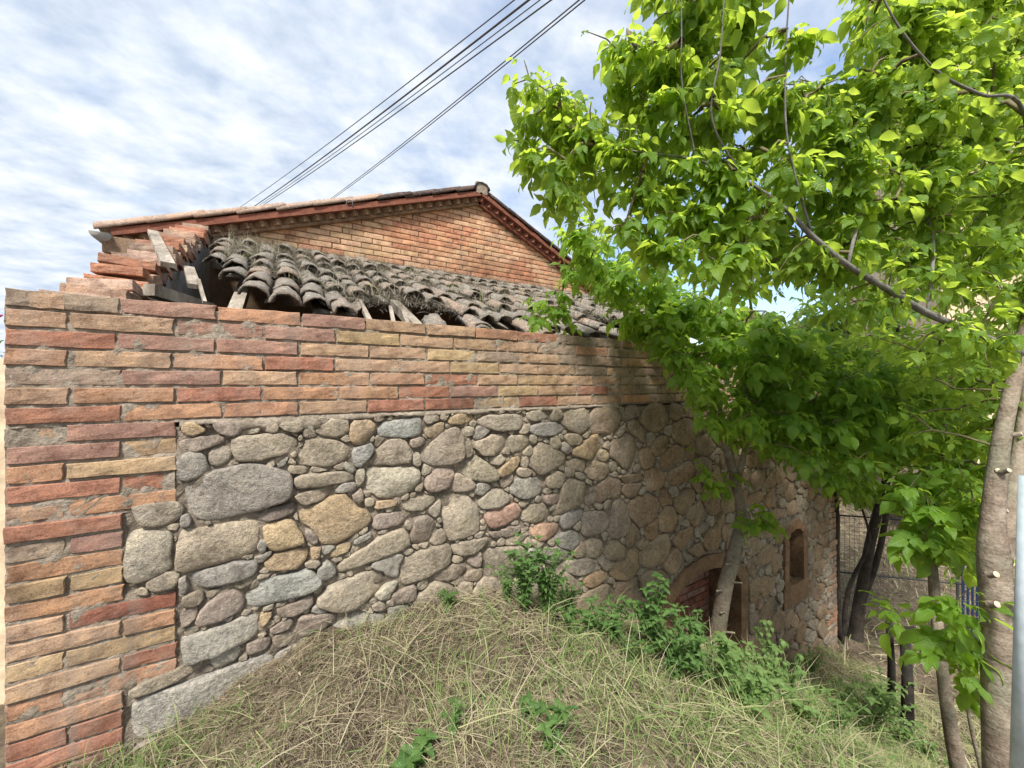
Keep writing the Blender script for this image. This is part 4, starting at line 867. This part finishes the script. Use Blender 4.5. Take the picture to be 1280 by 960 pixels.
for (x, y, d, s) in ((1272, 470, 1.55, 1), (1264, 512, 1.545, -1), (1257, 545, 1.535, 1), (1248, 590, 1.53, -1), (1240, 640, 1.52, 1), (1252, 590, 1.50, 0), (1236, 718, 1.47, 0), (1237, 755, 1.45, 0), (1247, 690, 1.50, 0)):
    p = P(x, y, d); dr = (RT * s * .8 - FW * .6 + UP * .3); st.append((p, dr / np.linalg.norm(dr) * (.026 if s == 0 else .040), .009 if y < 650 else .012))
near_tree = build_tree('broadleaf_tree', 'tall pale-barked tree at the right edge with bright yellow-green leaves overhead', 'tree', [t1, t1b, br1, br2, br3, br4, br5, br6, br7], tips, M['leaf'], [M['bark'], M['bark'], M['greybark']], .62, 31, twig_len=.16, attach_limbs=None, stubs=st)
# middle tree beside the doorway
r = np.random.default_rng(22)
m1 = L4((884, 900, 2.62, 0.0600), (893, 820, 2.62, 0.0528), (905, 740, 2.62, 0.0480), (918, 690, 2.62, 0.0448), (927, 650, 2.61, 0.0368), (921, 610, 2.60, 0.0320), (910, 565, 2.58, 0.0288), (900, 520, 2.55, 0.0240), (890, 490, 2.5, 0.0208), (876, 460, 2.44, 0.0160), (850, 440, 2.36, 0.0112), (810, 420, 2.3, 0.0064))
m2 = L4((921, 610, 2.60, 0.0208), (934, 540, 2.5, 0.0160), (930, 470, 2.4, 0.0120), (940, 400, 2.3, 0.0088), (930, 340, 2.25, 0.0048))
m3 = L4((900, 520, 2.55, .02), (850, 430, 2.5, .015), (800, 370, 2.5, .011), (750, 330, 2.5, .007), (715, 290, 2.5, .004))
m4 = L4((908, 545, 2.57, .012), (970, 520, 2.55, .010), (1030, 500, 2.5, .012), (1090, 470, 2.45, .007), (1140, 470, 2.45, .004))
m5 = L4((927, 668, 2.60, .018), (945, 652, 2.50, .012), (962, 638, 2.44, .006))
regB = [(705, 260), (750, 270), (840, 330), (960, 390), (1080, 430), (1190, 470), (1190, 570), (1080, 575), (1000, 570), (950, 550), (890, 535), (875, 525), (860, 480), (820, 430), (765, 390), (715, 350), (705, 310)]
dB = lambda x, y: float(r.uniform(1.95, 2.62))
tips = sample_region(regB, 600, dB, r)
tips += sample_region([(660, 368), (700, 360), (720, 420), (690, 425), (665, 400)], 9, lambda x, y: 2.35, r)
tips += [P(x, y, d) for x, y, d in ((925, 640, 2.45), (945, 625, 2.42), (958, 652, 2.42), (935, 655, 2.4), (880, 590, 2.42), (870, 560, 2.4), (1050, 590, 2.1), (1030, 585, 2.15), (1045, 605, 2.1), (1065, 585, 2.05), (890, 610, 2.44), (905, 605, 2.4))]
st = []
for (x, y, s) in ((930, 688, 1), (918, 705, -1), (926, 706, 1), (917, 728, 1), (906, 738, -1), (911, 765, -1), (908, 790, 1), (900, 800, -1)):
    p = P(x - 4 * (s < 0), y, 2.58); dr = RT * s - FW * .5 + UP * .2; st.append((p, dr / np.linalg.norm(dr) * (.048 if y > 700 else .04), .006 if y != 688 else .012))
build_tree('broadleaf_tree', 'slim tree with pruned trunk standing just in front of the arched doorway', 'tree', [m1, m2, m3, m4, m5], tips, M['leaf2'], [M['bark'], M['bark'], M['greybark']], .80, 32, stubs=st)
# shaded multi-stemmed tree in front of the wire fence
r = np.random.default_rng(23)
d1 = L4((1068, 812, 4.3, .075), (1072, 770, 4.3, .06), (1080, 720, 4.28, .05), (1092, 660, 4.22, .045), (1108, 600, 4.15, .036), (1122, 540, 4.05, .028), (1130, 470, 3.9, .02), (1120, 400, 3.8, .012))
d2 = L4((1078, 750, 4.3, .036), (1096, 700, 4.3, .03), (1108, 640, 4.25, .026), (1112, 580, 4.2, .02), (1150, 500, 4.1, .012))
d3 = L4((1052, 815, 4.25, .028), (1060, 740, 4.2, .022), (1082, 690, 4.15, .018), (1085, 660, 4.1, .012), (1060, 590, 4.0, .008))
d4 = L4((1050, 800, 4.2, .022), (1047, 700, 4.2, .018), (1045, 620, 4.15, .015), (1020, 540, 4.0, .01), (1000, 480, 3.9, .006))
regC = [(880, 440), (960, 400), (1080, 420), (1290, 440), (1290, 600), (1230, 660), (1140, 640), (1060, 620), (1010, 600), (960, 570), (900, 540)]
tips = sample_region(regC, 420, lambda x, y: float(r.uniform(2.9, 4.6)), r)
tips += sample_region([(1000, 240), (1300, 200), (1300, 480), (1000, 440)], 130, lambda x, y: float(r.uniform(3.2, 4.6)), r)
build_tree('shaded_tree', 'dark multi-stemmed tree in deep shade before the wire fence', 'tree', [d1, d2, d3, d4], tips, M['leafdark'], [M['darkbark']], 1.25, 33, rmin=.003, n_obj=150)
# bare-based young tree leaning between the near tree and the fence
r = np.random.default_rng(24)
s1 = L4((1200, 968, 1.92, 0.0340), (1190, 920, 1.92, 0.0289), (1182, 870, 1.93, 0.0255), (1174, 800, 1.96, 0.0238), (1168, 740, 2.0, 0.0221), (1166, 690, 2.04, 0.0187), (1172, 620, 2.08, 0.0145), (1180, 540, 2.1, 0.0102), (1190, 460, 2.1, 0.0068))
s2 = L4((1228, 968, 1.72, 0.0085), (1212, 900, 1.72, 0.0068), (1206, 840, 1.7, 0.0051), (1200, 780, 1.68, 0.0034))
tips = sample_region([(1110, 570), (1250, 570), (1250, 690), (1210, 720), (1120, 660)], 42, lambda x, y: float(r.uniform(1.7, 2.1)), r)
tips += sample_region([(1175, 735), (1225, 735), (1262, 850), (1240, 900), (1195, 880), (1165, 790)], 15, lambda x, y: float(r.uniform(1.5, 1.75)), r)
tips += [P(x, y, d) for x, y, d in ((1120, 768, 1.9), (1112, 762, 1.9), (1135, 690, 1.8), (1150, 660, 1.8), (1165, 655, 1.8))]
build_tree('young_tree', 'thin leaning young tree with pale bare lower stem beside the near trunk', 'tree', [s1, s2], tips, M['leaf2'], [M['bark']], .95, 34, n_obj=200, leafdown=(.1, .5))

# ------------------------------------------------------------------ things beyond: wire fence, cream house, trees, posts
fA = P(1044, 700, 4.75); fB = P(1262, 700, 4.35); fz0 = EYE - 3.05; fz1 = EYE - 1.62
fence = thing('wire_fence', (fA[0], fA[1], fz0), 'wire mesh fence with thin rails at the back of the yard', 'fence')
fd = (fB - fA); fd[2] = 0; fl = np.linalg.norm(fd); fu = fd / fl; mb = MB()
def fpt(a, z): return np.array([fA[0] + fu[0] * a, fA[1] + fu[1] * a, z])
for i in range(int(fl / .05) + 1): mb.tube([fpt(i * .05, fz0), fpt(i * .05, fz1)], .0022, 3, False)
z = fz0
while z < fz1: mb.tube([fpt(0, z), fpt(fl, z)], .0022, 3, False); z += .05
o = mb.build('wire_mesh', M['wire'], fence); o['kind'] = 'stuff'
for z in (fz0 + .06, EYE - 2.32, fz1): MB().tube([fpt(-.05, z), fpt(fl + .05, z)], .010, 6).build('rail', M['cable'], fence, True)
for a in (0, fl * .72, fl): MB().tube([fpt(a, fz0 - .2), fpt(a, fz1 + .06)], .014, 8).build('post', M['wire'], fence, True)
# dark blue gate slats
gp = P(1204, 760, 4.2); gate = thing('slatted_gate', (gp[0], gp[1], EYE - 2.9), 'dark blue slatted gate half hidden behind the young tree', 'gate')
for i in range(9):
    p = gp + RT * (i * .075) + FW * .02 * i; MB().box(p[0] - .018, p[0] + .018, p[1] - .008, p[1] + .008, EYE - 2.95, EYE - 1.95).build('slat', M['blue'], gate)
for zz_ in (-2.75, -2.1):
    a, b = gp + RT * -.03, gp + RT * .66 + FW * .16; a[2] = b[2] = EYE + zz_; MB().tube([a + FW * .02, b + FW * .02], .014, 6).build('gate_rail', M['blue'], gate)
# cream house at the right
c0 = P(1176, 480, 6.6); hz = thing('cream_house', (c0[0] + 2, c0[1], EYE - 3.0), 'cream rendered house glimpsed through the leaves at the right', 'building')
ha = math.radians(-62); ex = np.array([math.cos(ha), math.sin(ha), 0]); ey = np.array([-math.sin(ha), math.cos(ha), 0])
hm = Matrix(((ex[0], ey[0], 0, c0[0]), (ex[1], ey[1], 0, c0[1]), (0, 0, 1, EYE), (0, 0, 0, 1)))
MB().box(0, 9, 0, 7, -3.1, 6.2, hm).build('wall', M['cream'], hz)
MB().box(-.35, 9.3, -.35, 7.3, 6.2, 6.35, hm).build('roof', M['clay'], hz)
for a in (1.6, 4.6):
    for zb in (-.6, 2.4):
        w_ = MB().box(a, a + 1.0, -.03, .02, zb, zb + 1.3, hm).build('window', M['dark'], hz)
        MB().box(a - .08, a + 1.08, -.09, -.031, zb - .1, zb - .02, hm).build('sill', M['grey_render'], w_)
# galvanised gate post at the right edge
pa = P(1274, 1010, .95); pb = P(1286, 596, .95)
o = MB().tube([pa + RT * .012, pb + RT * .012], [.024, .024], 12).build('gate_post', M['galv'], None, True); tag(o, 'blue-grey galvanised gate post cut off by the right edge', 'post')
# old timber posts in the dip
for (x, y0, y1, d, rad, lab) in ((1114, 858, 776, 3.1, .024, 'thin black broken timber post in the shade before the fence'), (1134, 880, 794, 2.9, .034, 'thicker dark stump with a flat top beside the thin black post')):
    a = P(x, y0, d); a[2] = min(a[2], float(gh(a[0], a[1])) + .0); b = P(x - 3, y1, d); mid = .5 * (a + b) + RT * .012
    pst = thing('timber_post', a, lab, 'post')
    MB().tube([a - UP * .1, mid, b], [rad * 1.2, rad, rad * .9], 8).build('shaft', M['darkwood'], pst, True)
    if rad > .03: MB().box(-.06, .13, -.05, .05, 0, .035, Matrix.Translation(Vector(b)) @ Matrix.Rotation(-.5, 4, 'Z')).build('cap_board', M['darkwood'], pst)
    else: MB().tube([b, b + UP * .04 + RT * .008], [rad * .6, rad * .35], 6).build('broken_tip', M['darkwood'], pst, True)
# far trees behind the fence
def far_tree(base, hgt, rx, seed, lab, mat, nl=2600, big=3.2):
    r = np.random.default_rng(seed); root = thing('background_tree', base, lab, 'tree', 'trees beyond the fence'); base = np.array(base)
    top = base + UP * hgt; mb = MB().tube([base - UP * .2, base + UP * hgt * .35 + RT * .1, base + UP * hgt * .7], [rx * .09, rx * .07, rx * .03], 8)
    for i in range(7):
        a = base + UP * hgt * r.uniform(.25, .6); w = r.uniform(0, 6.28); mb.tube([a, a + np.array([math.cos(w), math.sin(w), .7]) * rx * .6], [rx * .035, rx * .012], 5)
    mb.build('trunk', M['darkbark'], root, True)
    cl = [(base + UP * hgt * r.uniform(.3, .95) + np.array([r.normal(0, rx * .45), r.normal(0, rx * .45), 0]), r.uniform(.22, .42) * rx) for _ in range(26)]
    VV, TTs, tt = [], [], []; b = 0
    for i in range(nl):
        c, rad = cl[r.integers(0, len(cl))]; d = r.normal(0, 1, 3); d /= np.linalg.norm(d); p = c + d * rad * r.uniform(.4, 1.05)
        fr = frame(np.array([d[0], d[1], -.3]) + r.normal(0, .4, 3), UP + r.normal(0, .4, 3)); v, t, u_ = LEAFV[r.integers(0, 8)]
        VV.append(v @ (fr * big * r.uniform(.7, 1.2)).T + p); TTs.append(t + b); b += len(v); tt.append(np.full(len(v), r.uniform()))
    o = link('crown', fastmesh('crown', np.vstack(VV), None, np.vstack(TTs), mat, True, np.concatenate(tt)), root); o['kind'] = 'stuff'
def gp3(x, d): p = P(x, 480, d); p[2] = float(gh(p[0], p[1])); return p
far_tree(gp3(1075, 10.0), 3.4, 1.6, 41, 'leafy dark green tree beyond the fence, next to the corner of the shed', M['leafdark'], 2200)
far_tree(gp3(1150, 11.5), 3.8, 1.9, 42, 'wide green tree beyond the fence in front of the cream house', M['leaf2'], 2400)
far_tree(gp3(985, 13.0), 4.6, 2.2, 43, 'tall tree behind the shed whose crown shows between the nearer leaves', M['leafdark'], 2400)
pw = P(-60, 480, 1.9)
nw = MB().box(-1.6, -.09, .55, .75, Z - 1.6, Z + .10).build('garden_wall', M['cream']); tag(nw, 'pale cream wall sliver past the left end of the brick pier', 'wall')
# flowering shrub peeping over the left end of the wall
r = np.random.default_rng(51); fb = P(-14, 480, 2.2); fb[2] = float(gh(fb[0], fb[1])); fs = thing('flowering_shrub', fb, 'pink-flowered shrub just showing past the left end of the wall', 'shrub')
mb = MB(); tipsf = []
for i in range(8):
    t = P(-20 + r.uniform(-60, 16), r.uniform(362, 470), 2.2 + r.uniform(-.15, .2)); mb.tube([fb, .5 * (fb + t) + r.normal(0, .03, 3), t], [.008, .006, .003], 5); tipsf.append(t)
mb.build('stems', M['twig'], fs, True); VV, TTs, tt = [], [], []; b = 0; pet = MB()
for t in tipsf:
    for k in range(8):
        v, tr, u_ = leaflet(.06, .02, r); fr = frame(r.normal(0, 1, 3), UP); VV.append(v @ fr.T + t - UP * r.uniform(0, .25)); TTs.append(np.array(tr) + b); b += len(v); tt.append(np.full(len(v), r.uniform()))
    for k in range(5):
        w = k * 1.257; d = np.array([math.cos(w), math.sin(w), .4]); pet.tube([t, t + d * .012, t + d * .024], [.003, .009, .004], 5)
fo = link('foliage', fastmesh('foliage', np.vstack(VV), None, np.vstack(TTs), M['weed'], True, np.concatenate(tt)), fs); fo['kind'] = 'stuff'
pet.build('petals', M['pink'], fs, True)

# ------------------------------------------------------------------ weeds
def weed(x, y, hgt, stems, lf, lab, seed, spread=.10, name='weed', mat='weed', d=None, wilt=0.0):
    r = np.random.default_rng(seed); p = ground_px(x, y) if d is None else P(x, y, d)
    p[2] = float(gh(p[0], p[1])); root = thing(name, p, lab, 'weed', 'weeds on the mound'); VV, TTs, tt, UU = [], [], [], []; b = 0
    stems = int(stems * 1.7); lf = lf * .82; narrow = r.uniform(.32, .6)
    for k in range(stems):
        w = r.uniform(0, 6.28); tip = p + np.array([math.cos(w), math.sin(w), 0]) * spread * r.uniform(.3, 1.2) + UP * hgt * r.uniform(.55, 1.05)
        if tip[1] > -.05: tip[1] = -.05
        mid = .5 * (p + tip) + np.array([math.cos(w), math.sin(w), 0]) * -.02; pts = chainpts([p - UP * .02, mid, tip], 5)
        MB().tube(pts, list(np.linspace(.0035, .0015, len(pts))), 5, False).build('stem', M['weed'], root, True)
        nl = max(4, int(hgt / .034))
        for i in range(nl):
            u = .2 + .8 * i / (nl - 1); q_ = pts[min(len(pts) - 1, int(u * (len(pts) - 1)))]; a0 = r.uniform(0, 6.28)
            for s in range(2 if i < nl - 1 else 4):
                a = a0 + s * (math.pi if i < nl - 1 else 1.57); d_ = np.array([math.cos(a), math.sin(a), r.uniform(-.1, .5) - wilt]); v, t, u_ = leaflet(lf * r.uniform(.7, 1.2), lf * narrow * r.uniform(.8, 1.2), r, r.uniform(.1, .4), r.uniform(.3, .9) + wilt)
                UU.append(u_); fr = frame(d_, UP + r.normal(0, .25, 3)); vv = v @ fr.T + q_
                vv[:, 1] = np.minimum(vv[:, 1], -.012) if p[1] < 0 else vv[:, 1]
                VV.append(vv); TTs.append(np.array(t) + b); b += len(v); tt.append(np.full(len(v), r.uniform()))
    o = link('leaves', fastmesh('leaves', np.vstack(VV), None, np.vstack(TTs), M[mat], True, np.concatenate(tt), np.vstack(UU)), root); o['kind'] = 'stuff'
WE = [(840, 850, .24, 7, .045, 'leafy weed hiding the lower left corner of the doorway', .12), (870, 835, .26, 6, .045, 'upright weed right in front of the doorway', .08), (935, 900, .2, 8, .045, 'bright low weed on the sunny crest below the slim tree', .14), (1105, 900, .34, 8, .055, 'tall pale sapling-like weed left of the timber posts', .14), (1160, 955, .2, 7, .045, 'pale weed at the base of the thin leaning young tree', .12), (635, 752, .18, 6, .04, 'leftmost low weed of the cluster at the middle of the wall foot', .09), (712, 778, .24, 7, .04, 'rightmost weed of the cluster at the middle of the wall foot', .1), (655, 765, .32, 8, .045, 'leafy green weed against the middle of the stone wall, left of its pair', .10), (685, 775, .36, 9, .05, 'dense leafy weed against the stone wall, right of its pair', .12), (720, 800, .18, 6, .04, 'low leafy weed in front of the dense weed pair by the wall', .12),
      (765, 800, .22, 5, .05, 'weed with narrow upright shoots left of the doorway', .07), (815, 820, .36, 7, .055, 'tall bright weed close to the left jamb of the doorway', .10), (850, 845, .26, 6, .045, 'bushy weed spilling down towards the doorway sill', .13),
      (905, 850, .22, 5, .06, 'broad-leaved weed at the foot of the slim tree', .09), (950, 880, .22, 8, .05, 'wide clump of pale weeds on the crest right of the slim tree', .16), (985, 880, .22, 5, .045, 'small wilting weed right of the wide pale clump', .10),
      (745, 800, .2, 6, .04, 'soft low weed between the wall weeds and the doorway weeds', .1), (785, 830, .2, 6, .04, 'spreading weed on the crest midway between the weed pair and the doorway', .12), (880, 855, .2, 6, .045, 'weed in front of the trunk foot of the slim tree', .12), (925, 885, .2, 7, .04, 'fine-leaved weed below the broad-leaved weed at the slim tree', .13), (1005, 905, .16, 6, .04, 'low weed on the bright hay crest right of centre', .12), (1045, 925, .18, 6, .04, 'low weed left of the big light green weed', .12),
      (1085, 930, .30, 9, .05, 'big light green weed beside the dark dip at the right', .16), (1120, 935, .24, 7, .045, 'light green weed nearest the young leaning stem', .13), (1060, 890, .22, 4, .06, 'weed with large leaves behind the big light green weed', .08),
      (690, 940, .12, 4, .06, 'low broad-leaved weed alone in the hay at the bottom centre', .06), (660, 905, .08, 3, .05, 'tiny weed in the hay just left of the low broad-leaved one', .04), (515, 958, .07, 4, .06, 'low green rosette at the bottom edge left of centre', .06),
      (568, 925, .10, 4, .03, 'small fine-leaved weed in the hay left of centre', .05), (560, 765, .09, 4, .035, 'small weed at the wall foot where the mound is highest', .06), (1015, 845, .30, 4, .05, 'drooping pale weed silhouetted against the dark shed wall', .12), (960, 850, .34, 3, .055, 'tall wilting weed in front of the shaded far wall', .08)]
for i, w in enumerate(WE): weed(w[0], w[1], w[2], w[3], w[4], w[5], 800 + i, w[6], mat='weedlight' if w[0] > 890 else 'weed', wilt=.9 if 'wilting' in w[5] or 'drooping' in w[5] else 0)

# ------------------------------------------------------------------ hay, grass and litter on the mound
r = np.random.default_rng(61)
def patch(n, box):
    t = r.uniform(box[0], box[1], n); s = r.uniform(box[2], box[3], n); return t, s
def vis_filter(t, s):
    p = np.stack([t, s, gh(t, s)], 1); x, y, d = proj(p); return (d > .3) & (x > -120) & (x < 1400) & (y < 1080)
VA, QA, TA = [], [], []; off = 0
def add(V, Q, T):
    global off
    VA.append(V); QA.append(Q + off); TA.append(T); off += len(V)
for cls in range(3):
    t, s = patch((100000, 62000, 7000)[cls], (-.1, 5.6, -2.6, -.02)); k = vis_filter(t, s); t, s = t[k], s[k]; n = len(t)
    gn = np.sin(t * 2.3 + 1) * np.sin(s * 3.1 + 2) + .6 * np.sin(t * 6.1 + s * 5); cl = np.sin(t * 8.3 + np.sin(s * 9) * 1.5) * np.sin(s * 7.7 + t * 3)
    right = np.clip((t - 1.5) / 1.2, 0, 1); leftdark = np.clip((1.3 - t) / .9, 0, 1)
    if cls: k = cl > r.uniform(-1.7, .6, n); t, s, gn, right, leftdark, cl = t[k], s[k], gn[k], right[k], leftdark[k], cl[k]; n = len(t)
    mu = (.14, .36, .46)[cls] + .12 * right - .12 * leftdark + .08 * cl
    hq = np.sin(np.floor(t / .19) * 3.7 + np.floor(s / .17) * 9.1) * 917.3; mu = mu + .22 * (hq - np.floor(hq) - .5) + .10 * right
    tint = np.where(r.uniform(size=n) < (.08, .14, .16)[cls] + .30 * (gn > .5) + .16 * right, r.uniform(.6, 1.0, n), np.clip(r.normal(mu, .15, n), 0, .58))
    lean = np.clip(r.normal(.95, .12, n), .3, 1.1); hs = np.sin(np.floor(t / .13 + .3 * np.sin(s * 9)) * 12.99 + np.floor(s / .13 + .3 * np.sin(t * 8)) * 78.2) * 43758.5; flow = (hs - np.floor(hs)) * 6.28; mu_c = (hs * 7.3 - np.floor(hs * 7.3) - .5); az = flow + r.normal(0, .7 if cls else 1.5, n) + math.pi * (r.uniform(size=n) < .35)
    base = np.stack([t, s, gh(t, s) + r.uniform(0, (.012, .045, .06)[cls], n) * (1 + .6 * cl)], 1)
    ln = (r.uniform(.015, .06, n), r.uniform(.04, .16, n), r.uniform(.12, .34, n))[cls]; wd = (r.uniform(.0010, .0035, n), r.uniform(.0009, .0024, n), r.uniform(.0012, .0032, n))[cls]
    add(*blades(n, base, ln, wd, lean, tint, r, (.3, .3, .22)[cls], az))
t, s = patch(11000, (-.1, 4.2, -1.8, -.03)); gn = np.sin(t * 2.9) * np.sin(s * 4.1 + .5) + np.sin(t * 7 + s * 3) * .5; k = vis_filter(t, s) & (gn > r.uniform(-.3, .9, len(t)) - .35 * np.clip((t - 2) / .6, 0, 1)); t, s = t[k], s[k]; n = len(t)
add(*blades(n, np.stack([t, s, gh(t, s)], 1), r.uniform(.05, .16, n), r.uniform(.0018, .0045, n), np.clip(r.normal(.35, .2, n), 0, .9), r.uniform(.62, 1, n), r, .5))
t, s = r.normal(.32, .12, 500), r.normal(-.12, .07, 500); k = s < -.02; t, s = t[k], s[k]; n = len(t)
add(*blades(n, np.stack([t, s, gh(t, s)], 1), r.uniform(.03, .09, n), r.uniform(.0012, .0025, n), np.clip(r.normal(.3, .2, n), 0, .9), r.uniform(.8, 1, n), r, .5))
t, s = patch(2600, (1.75, 3.9, -1.3, -.1)); k = np.sin(t * 5 + s * 3) > r.uniform(-1, .8, len(t)); t, s = t[k], s[k]; n = len(t)
add(*blades(n, np.stack([t, s, gh(t, s)], 1), r.uniform(.10, .30, n), r.uniform(.002, .0045, n), np.clip(r.normal(.55, .2, n), 0, 1), np.clip(r.normal(.68, .2, n), 0, 1), r, .5))
t, s = patch(9000, (4.2, 12, -4, 3)); n = len(t); k = (s < -.05) | (t > 6.3); t, s = t[k], s[k]; n = len(t)
add(*blades(n, np.stack([t, s, gh(t, s)], 1), r.uniform(.08, .3, n), r.uniform(.004, .012, n), np.clip(r.normal(.7, .25, n), 0, 1), np.clip(r.normal(.45, .2, n), 0, 1), r, .5))
t, s = patch(9000, (-.1, 5.4, -2.2, -.02)); k = vis_filter(t, s); t, s = t[k], s[k]; n = len(t)
add(*blades(n, np.stack([t, s, gh(t, s) + r.uniform(0, .02, n)], 1), r.uniform(.012, .035, n), r.uniform(.004, .012, n), np.clip(r.normal(.95, .2, n), .3, 1.2), np.clip(r.normal(.16, .14, n), 0, .55), r, .5))
t, s = patch(30000, (-.05, 1.5, -1.5, -.02)); k = vis_filter(t, s); t, s = t[k], s[k]; n = len(t)
add(*blades(n, np.stack([t, s, gh(t, s) + r.uniform(0, .02, n)], 1), r.uniform(.02, .10, n), r.uniform(.0008, .0022, n), np.clip(r.normal(.95, .15, n), .3, 1.1), np.clip(r.normal(.22, .15, n), 0, .7), r, .4))
o = link('hay_and_grass', fastmesh('hay_and_grass', np.vstack(VA), np.vstack(QA), None, M['hay'], False, np.concatenate(TA))); tag(o, 'matted dry hay and cut grass covering the mound', 'grass', None, 'stuff')
# a few thick dry stalks lying on the hay
for (a, b, lab) in (((425, 945), (470, 835), 'long pale dry stalk lying in the hay at lower left'), ((480, 870), (545, 760), 'thin dry stalk on the left slope of the mound'), ((575, 945), (650, 820), 'faint dry stalk in the hay near the bottom centre'), ((1010, 855), (1120, 925), 'bundle of pale dry stems on the crest at the right')):
    A = ground_px(*a); B = ground_px(*b); pts = []
    for i in range(7):
        p = A + (B - A) * i / 6; p[2] = max(p[2], float(gh(p[0], p[1]))) + .025 + .01 * math.sin(i); pts.append(p)
    o = MB().tube(pts, list(np.linspace(.0026, .0012, 7)), 6).build('dry_stalk', M['straw'], None, True); tag(o, lab, 'stalk', 'dry stalks')
